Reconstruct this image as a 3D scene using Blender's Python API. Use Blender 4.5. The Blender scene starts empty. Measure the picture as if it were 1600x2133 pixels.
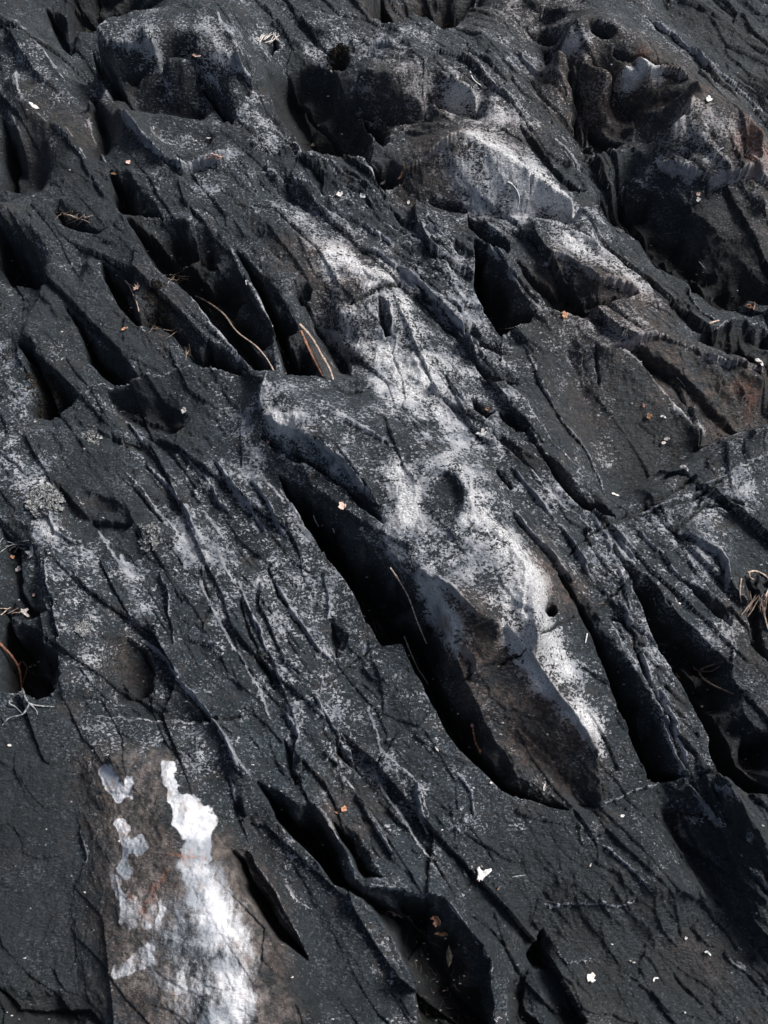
import bpy, math, random, time
import numpy as np
from mathutils import Vector
T0 = time.time()
scene = bpy.context.scene
C = scene.collection

# ------------------------------------------------------------------ camera
TILT = math.radians(25.0)
CAM_H = 1.27
HFOV = math.radians(40.0)
cam_d = bpy.data.cameras.new('camera'); cam = bpy.data.objects.new('camera', cam_d); C.objects.link(cam)
cam.location = (0, 0, CAM_H); cam.rotation_euler = (TILT, 0, 0)
cam_d.sensor_fit = 'HORIZONTAL'; cam_d.angle = HFOV
cam_d.clip_start = 0.05; cam_d.clip_end = 200
scene.camera = cam
scene.render.resolution_x = 768; scene.render.resolution_y = 1024

# ------------------------------------------------------------------ light
SUN_EL = math.radians(47.0); SUN_AZ = math.radians(62.0)      # azimuth from +y (away from the viewer) towards +x (right)
w = bpy.data.worlds.new('World'); scene.world = w; w.use_nodes = True
nt = w.node_tree
bg = nt.nodes['Background']; sky = nt.nodes.new('ShaderNodeTexSky'); sky.sky_type = 'NISHITA'
sky.sun_disc = False; sky.sun_elevation = SUN_EL; sky.sun_rotation = SUN_AZ
sky.air_density = 1.0; sky.dust_density = 3.5; sky.ozone_density = 1.0
hz = nt.nodes.new('ShaderNodeHueSaturation'); hz.inputs['Saturation'].default_value = 0.85
nt.links.new(sky.outputs[0], hz.inputs['Color']); nt.links.new(hz.outputs[0], bg.inputs[0]); bg.inputs[1].default_value = 0.05
sl = bpy.data.lights.new('sun', 'SUN'); sl.energy = 2.9; sl.angle = math.radians(22); sl.color = (1.0, 0.985, 0.97)
so = bpy.data.objects.new('sun', sl); C.objects.link(so)
sd = Vector((math.sin(SUN_AZ)*math.cos(SUN_EL), math.cos(SUN_AZ)*math.cos(SUN_EL), math.sin(SUN_EL)))
so.rotation_euler = sd.to_track_quat('Z', 'Y').to_euler(); so.location = (1, 1, 2)
vs = scene.view_settings; vs.view_transform = 'Standard'; vs.look = 'None'; vs.gamma = 1; vs.exposure = 0.85

# ------------------------------------------------------------------ helpers: photo point -> place on the rock
F = 800/math.tan(HFOV/2); CT, ST = math.cos(TILT), math.sin(TILT)
def ray(u, v):
    xc = (u-800)/F; yc = -(v-1066.5)/F
    return xc, yc*CT+ST, yc*ST-CT
def unproj(u, v, z=0.0):
    dx, dy, dz = ray(u, v); t = (z-CAM_H)/dz
    return dx*t, dy*t
# rock grid: dense in the middle, coarser away from it
def axis(lo, hi, s0, s1, grow, far):
    a = [lo]
    while a[-1] < hi:
        t = (a[-1]-lo)/(hi-lo); a.append(a[-1]+s0+(s1-s0)*t)
    s = s1
    while a[-1] < far: s *= grow; a.append(a[-1]+s)
    s = s0; b = []; p = lo
    while p > -far: s *= grow; p -= s; b.append(p)
    return np.array(b[::-1]+a)
DET = 0.92
xs = axis(-0.70, 0.70, 0.0011*DET, 0.0011*DET, 1.09, 12.0)
ys = axis(-0.05, 1.66, 0.00105*DET, 0.0024*DET, 1.09, 14.0)
NX, NY = len(xs), len(ys)
X, Y = np.meshgrid(xs, ys)             # row = y
X = X.astype(np.float32); Y = Y.astype(np.float32)
print('grid', NX, NY, NX*NY)

# ---- noise
def hash2(ix, iy, seed):
    h = (ix.astype(np.uint32)*np.uint32(374761393) + iy.astype(np.uint32)*np.uint32(668265263) + np.uint32((seed*2246822519) & 0xffffffff))
    h = (h ^ (h >> np.uint32(13)))*np.uint32(1274126177)
    h = h ^ (h >> np.uint32(16))
    return (h & np.uint32(0xffff)).astype(np.float32)/65535.0
def vnoise(x, y, seed):
    fx = np.floor(x); fy = np.floor(y)
    ix = fx.astype(np.int64); iy = fy.astype(np.int64)
    tx = (x-fx).astype(np.float32); ty = (y-fy).astype(np.float32)
    tx = tx*tx*tx*(tx*(tx*6-15)+10); ty = ty*ty*ty*(ty*(ty*6-15)+10)
    a = hash2(ix, iy, seed); b = hash2(ix+1, iy, seed); c = hash2(ix, iy+1, seed); d = hash2(ix+1, iy+1, seed)
    return ((a*(1-tx)+b*tx)*(1-ty)+(c*(1-tx)+d*tx)*ty)*2-1
def fbm(x, y, f, octv, seed, gain=0.5):
    s = 0; a = 1; n = 0
    for k in range(octv):
        s = s+a*vnoise(x*f+k*17.3, y*f-k*9.1, seed+k*7); n += a; a *= gain; f *= 2.03
    return s/n
def cells(x, y, seed, want='all'):
    """nearest jittered lattice point: offsets to it, two random numbers of its own"""
    fx = np.floor(x); fy = np.floor(y); best = np.full(x.shape, 1e9, np.float32)
    ox = np.zeros_like(best); oy = np.zeros_like(best); r1 = np.zeros_like(best); r2 = np.zeros_like(best)
    for di in (-1, 0, 1):
        for dj in (-1, 0, 1):
            ix = (fx+di).astype(np.int64); iy = (fy+dj).astype(np.int64)
            px = ix+hash2(ix, iy, seed)-x; py = iy+hash2(ix, iy, seed+1)-y
            d = (px*px+py*py).astype(np.float32); m = d < best
            best = np.where(m, d, best); ox = np.where(m, px, ox); oy = np.where(m, py, oy)
            r1 = np.where(m, hash2(ix, iy, seed+2), r1); r2 = np.where(m, hash2(ix, iy, seed+3), r2)
    return ox.astype(np.float32), oy.astype(np.float32), r1, r2
def facets(x, y, ang, la, lc, off, tilt, seed, warp=0.25):
    ca, sa = math.cos(ang), math.sin(ang)
    a = (x*ca+y*sa)/la; c = (-x*sa+y*ca)/lc
    w1 = fbm(a, c, 0.7, 3, seed+9)*warp; w2 = fbm(a, c, 0.7, 3, seed+19)*warp
    ox, oy, r1, r2 = cells(a+w1, c+w2, seed)
    return (r1-0.5)*2*off+(r2-0.35)*2*tilt*oy+(r1*r2-0.25)*tilt*ox
def smooth01(t):
    t = np.clip(t, 0, 1); return t*t*(3-2*t)

# ---- 3D lines that carry the big forms: height in cm at start, at end | photo points
def parse(txt):
    out = []
    for ln in txt.strip().splitlines():
        ln = ln.split('#')[0].strip()
        if not ln: continue
        head, pts = ln.split('|')
        out.append((head.split(), [tuple(float(c) for c in p.split(',')) for p in pts.split()]))
    return out
FORMS = '''
5 5.5 | 195,74 230,54 300,32 370,9 420,6 450,22 480,60 500,110
4.5 5 | 190,82 215,100 280,108 330,116 380,110 440,98 490,112
6 6 | 300,75 380,60 440,65
-2 -2 | 210,150 260,185 310,150
1.5 1 | 330,190 380,165 420,180 450,230 470,262
0 -1 | 290,235 350,245 430,262
3 2 | 510,20 535,80 548,150 565,200 600,265 640,325
2.5 2 | 180,205 235,208 285,242 340,248 420,262 500,275
3 3 | 243,222 262,255 300,297 330,322 352,345 400,357 440,350 470,330
1 1 | 330,300 400,320 440,300
-1 -1.5 | 205,235 225,300 235,350
2.5 2 | 0,95 30,86 65,90 90,112 120,155 150,185
2 2 | 35,150 45,195 75,235 120,275 160,320 190,370 225,420 250,440
-1 -2 | 90,30 140,90 180,150 190,190
1 1 | 0,150 20,230 45,290
-2 -2 | 20,330 60,380 100,400
2 1 | 0,430 40,450 90,500 130,540 170,580
2.5 2.5 | 180,540 215,580 270,650 320,705 345,745
3 3 | 255,445 307,536 338,570 390,609 420,654 469,710 502,747 525,776
2.5 1 | 60,700 90,700 120,740 170,790 210,805
-2 -2 | 0,560 50,570 100,600
2.5 2.5 | 272,352 290,385 320,420 345,452 400,468 457,484 487,514 533,555 577,600 612,661 650,732 685,792
2 2.5 | 275,352 350,350 420,365 500,350 560,340
1.5 2.5 | 560,350 600,330 680,332 740,370 790,405
1 2 | 540,400 620,430 700,470 780,500
-1.5 -1.5 | 600,200 660,290 760,320
2 3 | 560,70 640,60 720,80 780,75 860,42 900,75
-1 -2 | 820,0 900,25 1000,20
5 4.5 | 740,140 820,150 900,130 1000,190 1050,230
3 3 | 800,200 900,215 1000,250
0.5 0.5 | 740,230 820,260 900,262 1000,270
6 4 | 965,281 1040,320 1120,370 1190,410 1240,440
6 1.5 | 965,281 900,325 850,365 795,404
1.5 1.5 | 800,410 900,440 1000,460 1100,470 1230,470
3 1 | 1000,60 1080,160 1160,250 1215,330
0 -1 | 1090,90 1130,120 1200,250 1228,325
5.5 5 | 1185,45 1240,25 1300,60 1350,95
5 4.5 | 1160,100 1240,130 1330,150 1400,155
1 0 | 1230,190 1290,240 1310,260
6 5 | 1450,178 1520,220 1600,290
6 4 | 1440,212 1420,250 1385,290
1 1 | 1320,290 1370,310 1400,320
2.5 3 | 1400,330 1470,350 1530,340 1600,325
3 1 | 1300,10 1400,80 1500,180 1600,260
0 0 | 1380,20 1480,80 1600,120
1.5 1 | 1225,325 1300,322 1370,345 1420,360
-2 -3 | 1280,420 1400,500 1500,600 1600,640
1 2 | 1480,400 1560,400 1600,420
3 2 | 1000,455 1080,500 1180,510 1290,545 1370,600 1450,680
3 3 | 1100,480 1190,490 1280,540
2.5 2.5 | 1130,655 1190,660 1240,680 1330,725 1400,715 1465,735 1530,750 1600,782
1 1 | 1390,600 1440,630 1480,670 1540,650 1600,650
2.5 1 | 1250,720 1300,735 1350,780 1400,840 1440,885 1470,920
0.5 0 | 1180,740 1230,850 1250,980 1275,1040
-1 -1 | 1600,850 1550,885 1480,925 1400,970 1290,1030
4 1.5 | 1600,900 1540,925 1480,950 1400,1000 1340,1040 1275,1075
2 2 | 1600,980 1500,1040 1400,1080 1300,1100
2.5 2.5 | 1050,860 1100,920 1180,990 1250,1060 1272,1085
3 3.5 | 560,420 620,500 700,540 780,570 850,640 860,720 880,800
2 2 | 650,470 760,500 880,520 960,560
2 3 | 700,640 780,680 830,740 850,800
-1 -1 | 660,690 700,740 720,790
2.5 2.5 | 900,560 940,640 970,720 1000,800 1050,860
3 3 | 880,820 930,890 1000,960 1060,1010 1120,1080 1180,1140 1270,1270 1340,1400 1400,1530 1440,1610
3 3 | 1290,1160 1330,1260 1400,1400 1460,1530 1510,1640 1600,1780
4.5 3.5 | 545,788 565,778 640,784 700,796
4.6 4 | 545,860 580,890 660,935 715,975 740,1010 790,1045
5.3 4.6 | 590,825 700,865 800,895 850,920
5.1 4.3 | 600,870 690,920 780,980
2 2.5 | 180,818 260,800 330,786 390,773 450,771 525,778
-0.5 -0.5 | 240,850 320,870 360,880
1.5 1.5 | 500,860 440,830 400,820
1 0.5 | 250,930 330,960 420,1060 500,1150
2 1 | 0,960 60,1010 110,1080 150,1130 230,1140
2 2 | 100,1150 110,1250 130,1330 130,1440
1.5 1.5 | 280,1000 380,1050 480,980 560,990 600,1050
2 2 | 620,1080 700,1180 770,1300 840,1340 890,1460 960,1570 1040,1640
1.5 1.5 | 300,1100 450,1250 560,1400 650,1520 760,1620 900,1720
1 1.5 | 300,1320 380,1440 460,1540 500,1620 520,1760
5 5.5 | 820,960 830,1080 870,1180 910,1220 980,1285 1045,1311
4.5 3 | 1045,1311 1075,1352 1112,1397 1150,1450 1180,1484 1225,1536 1250,1575
6 6.5 | 880,970 950,960 980,1050 1040,1110 1100,1170 1110,1250 1120,1330
5.5 3 | 1000,980 1060,1090 1140,1180 1170,1260 1200,1350 1240,1450
3.5 2 | 880,1220 912,1277 942,1345 985,1382 985,1427 1000,1480
1 0 | 1000,1500 1100,1560 1180,1640 1230,1690
5.9 6.0 | 920,1010 940,1050
2 1.5 | 520,1250 600,1260 700,1290
0 0 | 150,1470 240,1500 330,1488 440,1508
2.5 3 | 230,1580 330,1590 400,1680 440,1780 520,1930 540,2100
1.5 1.5 | 220,1600 230,1750 210,1900 230,2050
3.5 3.5 | 330,1720 380,1860 430,2000 440,2133
0.5 0 | 185,1570 150,1680 178,1790 140,1900 165,2010 130,2133
0.5 0 | 0,1560 60,1650 100,1800 90,1950
2 2 | 600,1660 680,1690 720,1780 760,1846 850,1856 925,1864
0 1 | 500,1680 560,1780 640,1900 700,2000 760,2133
2 1.5 | 920,1640 980,1700 1060,1690 1200,1700 1300,1650 1420,1620
1 0.5 | 980,1820 1100,1820 1250,1850 1350,1880
2 1 | 1330,1740 1370,1850 1450,1860
-1.5 -1.5 | 1100,1930 1200,1970 1350,1950
-2 -2.5 | 1200,2100 1350,2060 1560,2000
1 1 | 1480,1640 1540,1780 1590,1880
-1 -1 | 1380,1700 1480,1830 1560,1950
2 1 | 1370,1140 1450,1140 1500,1170 1512,1240 1520,1300
1.5 1.5 | 1300,1110 1380,1200 1460,1300 1530,1380 1560,1500
'''
FS = 0.019
def rasterline(P, tgt, msk):
    for (a, b) in zip(P[:-1], P[1:]):
        i0 = np.interp(a[0], xs, np.arange(NX)); i1 = np.interp(b[0], xs, np.arange(NX))
        j0 = np.interp(a[1], ys, np.arange(NY)); j1 = np.interp(b[1], ys, np.arange(NY))
        n = int(max(abs(i1-i0), abs(j1-j0)))+2
        t = np.linspace(0, 1, n)
        ii = np.round(i0+(i1-i0)*t).astype(int); jj = np.round(j0+(j1-j0)*t).astype(int)
        tgt[jj, ii] = a[2]+(b[2]-a[2])*t; msk[jj, ii] = True
val = np.zeros((NY, NX), np.float32); msk = np.zeros((NY, NX), bool)
for hd, pts in parse(FORMS):
    h0, h1 = float(hd[0])*FS, float(hd[1])*FS
    n = len(pts); P = []
    for k, (u, v) in enumerate(pts):
        h = h0+(h1-h0)*k/(n-1); x, y = unproj(u, v, h); P.append((x, y, h))
    rasterline(P, val, msk)
def solve(val, msk):
    H, W = val.shape
    if max(H, W) > 60:
        h2, w2 = (H+1)//2, (W+1)//2
        ph, pw = h2*2-H, w2*2-W
        v = np.pad(val*msk, ((0, ph), (0, pw))); m = np.pad(msk.astype(np.float32), ((0, ph), (0, pw)))
        sv = v.reshape(h2, 2, w2, 2).sum((1, 3)); sm = m.reshape(h2, 2, w2, 2).sum((1, 3))
        c = solve(np.where(sm > 0, sv/np.maximum(sm, 1), 0).astype(np.float32), sm > 0)
        z = np.repeat(np.repeat(c, 2, 0), 2, 1)[:H, :W]
        it = 30
    else:
        z = np.full(val.shape, val[msk].mean(), np.float32); it = 800
    for k in range(it):
        z = np.where(msk, val, z)
        p = np.pad(z, 1, mode='edge')
        z = (p[:-2, 1:-1]+p[2:, 1:-1]+p[1:-1, :-2]+p[1:-1, 2:])*0.25
    return np.where(msk, val, z)
def blur(z, n):
    for k in range(n):
        p = np.pad(z, 1, mode='edge'); z = (p[:-2, 1:-1]+p[2:, 1:-1]+2*z)*0.25
        p = np.pad(z, 1, mode='edge'); z = (p[1:-1, :-2]+p[1:-1, 2:]+2*z)*0.25 if False else (p[1:-1, :-2]+p[1:-1, 2:]+2*z)*0.25
    return z
Z = blur(solve(val, msk), 3).astype(np.float32)
print('solved', time.time()-T0)

def sample(A, x, y):
    i = np.interp(x, xs, np.arange(NX)); j = np.interp(y, ys, np.arange(NY))
    i0 = min(int(i), NX-2); j0 = min(int(j), NY-2); a = i-i0; b = j-j0
    return float((A[j0, i0]*(1-a)+A[j0, i0+1]*a)*(1-b)+(A[j0+1, i0]*(1-a)+A[j0+1, i0+1]*a)*b)
def hit(A, u, v):
    dx, dy, dz = ray(u, v)
    t = (0.16-CAM_H)/dz; st = 0.004
    while t < 4:
        x, y, z = dx*t, dy*t, CAM_H+dz*t
        if z < sample(A, x, y): break
        t += st
    lo, hi = t-st, t
    for k in range(8):
        m = (lo+hi)/2
        if CAM_H+dz*m < sample(A, dx*m, dy*m): hi = m
        else: lo = m
    return dx*hi, dy*hi, CAM_H+dz*hi

# ---- ragged edges: every carved edge is read through this warp
_, _, q1, q2 = cells((X*0.58-Y*0.81)*55+fbm(X, Y, 40, 2, 3)*0.3, (X*0.81+Y*0.58)*120+fbm(X, Y, 40, 2, 4)*0.3, 71)
WX = (q1-0.5)*0.0055+fbm(X, Y, 16, 2, 11, 0.5)*0.006; WY = (q2-0.5)*0.0055+fbm(X, Y, 16, 2, 53, 0.5)*0.006
def window(P, m):
    x0, x1 = P[:, 0].min()-m, P[:, 0].max()+m; y0, y1 = P[:, 1].min()-m, P[:, 1].max()+m
    i0, i1 = np.searchsorted(xs, [x0, x1]); j0, j1 = np.searchsorted(ys, [y0, y1])
    return slice(max(j0, 0), min(j1+1, NY)), slice(max(i0, 0), min(i1+1, NX))
def seg_dist(px, py, P, closed=False):
    n = len(P); best = np.full(px.shape, 1e9, np.float32); side = np.zeros(px.shape, np.float32); ne = np.zeros(px.shape, np.float32); tt = np.zeros(px.shape, np.float32)
    L = n if closed else n-1
    for k in range(L):
        a = P[k]; b = P[(k+1) % n]; dx, dy = b[0]-a[0], b[1]-a[1]; l2 = dx*dx+dy*dy+1e-12
        t = np.clip(((px-a[0])*dx+(py-a[1])*dy)/l2, 0, 1)
        ex = px-a[0]-t*dx; ey = py-a[1]-t*dy; d = np.sqrt(ex*ex+ey*ey)
        m = d < best
        ne = np.where(m, (ex+ey)/(d+1e-6)*0.7071, ne)
        best = np.where(m, d, best); side = np.where(m, np.sign(dx*(py-a[1])-dy*(px-a[0])), side); tt = np.where(m, (k+t)/L, tt)
    return best, side, tt, ne
def inside(px, py, P):
    r = np.zeros(px.shape, bool); n = len(P)
    for k in range(n):
        (ax, ay), (bx, by) = P[k], P[(k+1) % n]
        c = ((ay > py) != (by > py)) & (px < (bx-ax)*(py-ay)/(by-ay+1e-12)+ax)
        r ^= c
    return r

# carved hollows: depth cm, wall width mm | rim
PITS = '''
4 6 | 140,70 195,66 235,44 300,20 360,-6 330,-40 200,-40 140,0
3 6 | 92,12 130,30 165,70 150,112 120,90
4 9 | 191,105 232,112 300,112 330,127 338,146 300,165 278,191 270,210 232,202 202,157
4 5 | 398,139 424,157 450,172 469,210 491,240 484,259 450,225 420,180 394,150
4 10 | 0,240 22,259 41,289 56,330 60,364 70,386 50,405 0,405
5 8 | 229,356 270,352 285,379 311,405 326,435 341,454 262,442 240,427 229,394
7 10 | 262,446 338,454 409,469 457,484 480,520 500,566 521,600 550,660 568,700 575,770 530,776 502,747 469,710 420,654 390,609 338,570 307,536 283,500
8 8 | 470,492 487,514 533,555 577,600 600,640 625,687 650,732 682,790 590,778 580,730 564,672 534,600 512,560 491,517
5 9 | 0,470 22,476 49,499 68,525 85,550 100,575 105,590 75,598 22,594 0,560
2.8 9 | 103,425 124,409 150,431 190,450 230,470 200,490 165,480 120,462
5 7 | 208,532 240,549 277,562 279,612 296,657 311,684 285,680 262,646 240,620 221,586 206,556
5.4 8 | 124,624 150,650 187,687 225,721 262,747 285,785 310,790 240,797 210,777 180,740 165,695
5.4 8 | 41,721 67,714 86,736 112,766 131,792 150,811 161,826 124,864 90,871 56,871 52,837 67,800 49,744
2.2 10 | 300,650 337,624 360,650 397,687 442,725 427,755 394,751 360,706 330,680 296,676
5 4 | 435,705 502,757 519,777 450,768 405,757
3 7 | 556,150 601,161 624,150 661,142 699,150 725,210 755,240 781,289 770,341 725,334 639,334 612,285 575,232 556,180
3 6 | 755,240 785,240 826,259 811,300 796,315 781,289
4 6 | 762,341 819,337 845,360 852,371 792,404 777,375
6 8 | 755,22 792,-20 1000,-20 980,26 950,52 924,67 890,41 864,37 837,56 792,52
3 5 | 680,124 706,109 732,124 721,146 691,146
3 5 | 567,71 586,97 567,116 556,97
2 4 | 912,412 950,427 987,442 969,450 905,435 886,416
4 6 | 969,454 1014,465 1047,487 1066,510 1062,532 1025,521 999,502 972,484
8 6 | 984,508 1010,514 1038,544 1066,574 1094,618 1117,657 1098,682 1045,700 1015,665 995,630 985,590
3 5 o | 1225,41 1232,64 1251,79 1277,75 1285,64 1270,49 1244,41
3 6 | 1094,67 1139,56 1184,45 1169,75 1154,94 1127,94 1109,82
3.5 12 | 1154,109 1180,112 1206,157 1217,210 1240,240 1300,262 1319,270 1315,300 1240,322 1221,277 1202,232 1176,169
4 4 | 1187,255 1200,255 1222,300 1229,319 1214,319 1195,285
1.6 6 | 1277,94 1337,101 1360,120 1405,150 1352,146 1307,131 1277,112
1.2 10 | 1315,176 1375,172 1450,176 1431,202 1360,240 1319,270 1307,244 1315,210
2 8 | 1075,247 1109,270 1150,292 1180,330 1210,356 1225,394 1180,397 1139,352 1101,307
4.5 14 | 1250,390 1300,390 1370,400 1420,440 1500,500 1560,560 1610,600 1610,640 1500,640 1420,590 1370,560 1330,510 1270,460 1240,420
4 4 | 1292,541 1322,556 1352,586 1375,609 1412,646 1469,684 1446,680 1401,642 1360,609 1330,579
5 6 | 1469,686 1544,672 1610,690 1610,780 1540,744 1487,714 1440,695
3 9 | 1075,540 1127,545 1176,549 1210,571 1240,601 1285,601 1330,609 1300,630 1240,645 1200,655 1165,655 1138,646 1112,606 1088,568
2.2 12 | 1326,725 1375,716 1431,725 1465,740 1487,777 1514,819 1544,860 1551,897 1487,912 1457,875 1412,830 1367,796 1337,755
3 4 | 1037,856 1067,858 1090,875 1105,897 1075,894 1045,871
3 4 | 1019,897 1045,905 1075,927 1094,957 1120,990 1094,975 1060,940 1030,915
6 5 | 1135,957 1165,972 1202,1006 1244,1032 1270,1074 1277,1085 1250,1087 1210,1059 1176,1021 1150,987
2 4 | 1030,980 1056,991 1071,1017 1064,1025 1041,1002
3 5 | 980,830 1010,837 1032,860 1006,875 984,860
3 4 | 961,680 984,676 1010,710 1062,740 1044,740 1006,725 965,702
3 5 | 987,755 1025,759 1062,777 1085,800 1032,804 999,777
2 8 | 687,798 740,793 792,800 762,819 725,826 695,811
2.4 8 | 545,875 575,897 624,920 669,946 710,972 732,1006 762,1036 792,1051 811,1085 800,1096 777,1077 740,1047 710,1021 676,999 631,969 575,942 541,912
9 8 | 575,1000 627,1007 684,1045 725,1079 755,1109 762,1127 796,1135 819,1161 856,1202 879,1225 909,1266 931,1319 950,1370 969,1422 1005,1490 1042,1554 1077,1610 1150,1660 1190,1692 1150,1685 1100,1665 1040,1640 1000,1605 957,1562 924,1514 890,1450 864,1397 841,1337 800,1343 770,1300 747,1255 725,1210 687,1157 650,1105 624,1075
6 9 | 1169,1184 1191,1210 1240,1270 1262,1311 1300,1367 1337,1431 1375,1499 1412,1562 1431,1612 1400,1628 1350,1620 1310,1520 1275,1440 1250,1380 1230,1320 1205,1270 1165,1200
8 7 | 1274,1127 1300,1165 1326,1187 1352,1199 1375,1232 1390,1262 1427,1292 1465,1330 1499,1360 1525,1379 1532,1420 1555,1491 1574,1517 1620,1525 1620,1660 1560,1652 1520,1630 1490,1600 1474,1560 1476,1536 1457,1499 1424,1442 1394,1382 1360,1319 1334,1262 1311,1210 1277,1150
4 5 | 1397,1195 1442,1225 1487,1251 1510,1277 1521,1307 1487,1289 1454,1255 1420,1221
2.5 8 | 1545,1200 1615,1185 1615,1400 1560,1340 1550,1260
8 9 | -10,1260 22,1240 49,1296 86,1307 90,1337 116,1360 127,1405 120,1442 79,1461 45,1442 -10,1440
3 14 | -10,1080 60,1090 80,1150 90,1210 100,1270 40,1290 -10,1250
2.4 8 o | 225,1330 262,1319 300,1345 319,1394 319,1442 285,1465 240,1469 214,1442 210,1394 217,1356
2 10 | 116,1000 150,1004 270,1050 280,1090 240,1120 180,1130 124,1097 109,1049
5 9 | 480,1765 517,1773 540,1818 586,1889 620,1949 650,2002 657,2017 624,1990 575,1957 537,1908 500,1840
8 7 | 534,1630 567,1645 597,1657 624,1675 657,1675 687,1728 721,1780 744,1829 759,1848 822,1855 897,1867 924,1863 957,1912 1002,1964 1017,1998 1025,2058 1040,2150 875,2150 867,2050 845,2013 819,1953 785,1912 755,1874 695,1848 661,1795 612,1747 575,1702 549,1657
3.6 8 | 687,1709 717,1717 747,1739 762,1773 785,1803 807,1829 762,1837 740,1810 721,1769 702,1735
3 6 | 1131,1935 1154,1983 1150,2020 1112,2017 1097,1983
3 8 | 1100,2010 1125,2060 1150,2150 1060,2150 1060,2060
3 14 | -10,2050 75,2058 142,2062 210,2073 225,2150 -10,2150
2 6 | 690,1290 730,1320 700,1380 690,1340
1.8 10 | 240,850 330,830 380,860 390,890 360,910 300,900 262,885
1.2 8 | 150,870 230,850 240,880 280,930 200,935 150,905
1.6 4 | 590,1535 620,1570 635,1620 612,1640 598,1600
1.6 4 | 690,1535 715,1560 750,1600 735,1600 700,1570
2.6 2.2 o | 1141,1258 1152,1258 1160,1266 1161,1278 1152,1285 1142,1283 1136,1274 1136,1265
1.2 10 o | 868,1010 885,985 915,975 945,985 965,1015 965,1060 945,1095 910,1105 880,1090 866,1050
2.2 4 o | 610,590 638,588 652,604 646,625 628,632 612,618
2 4 | 785,612 800,615 815,650 818,695 800,700 790,670
'''
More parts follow.
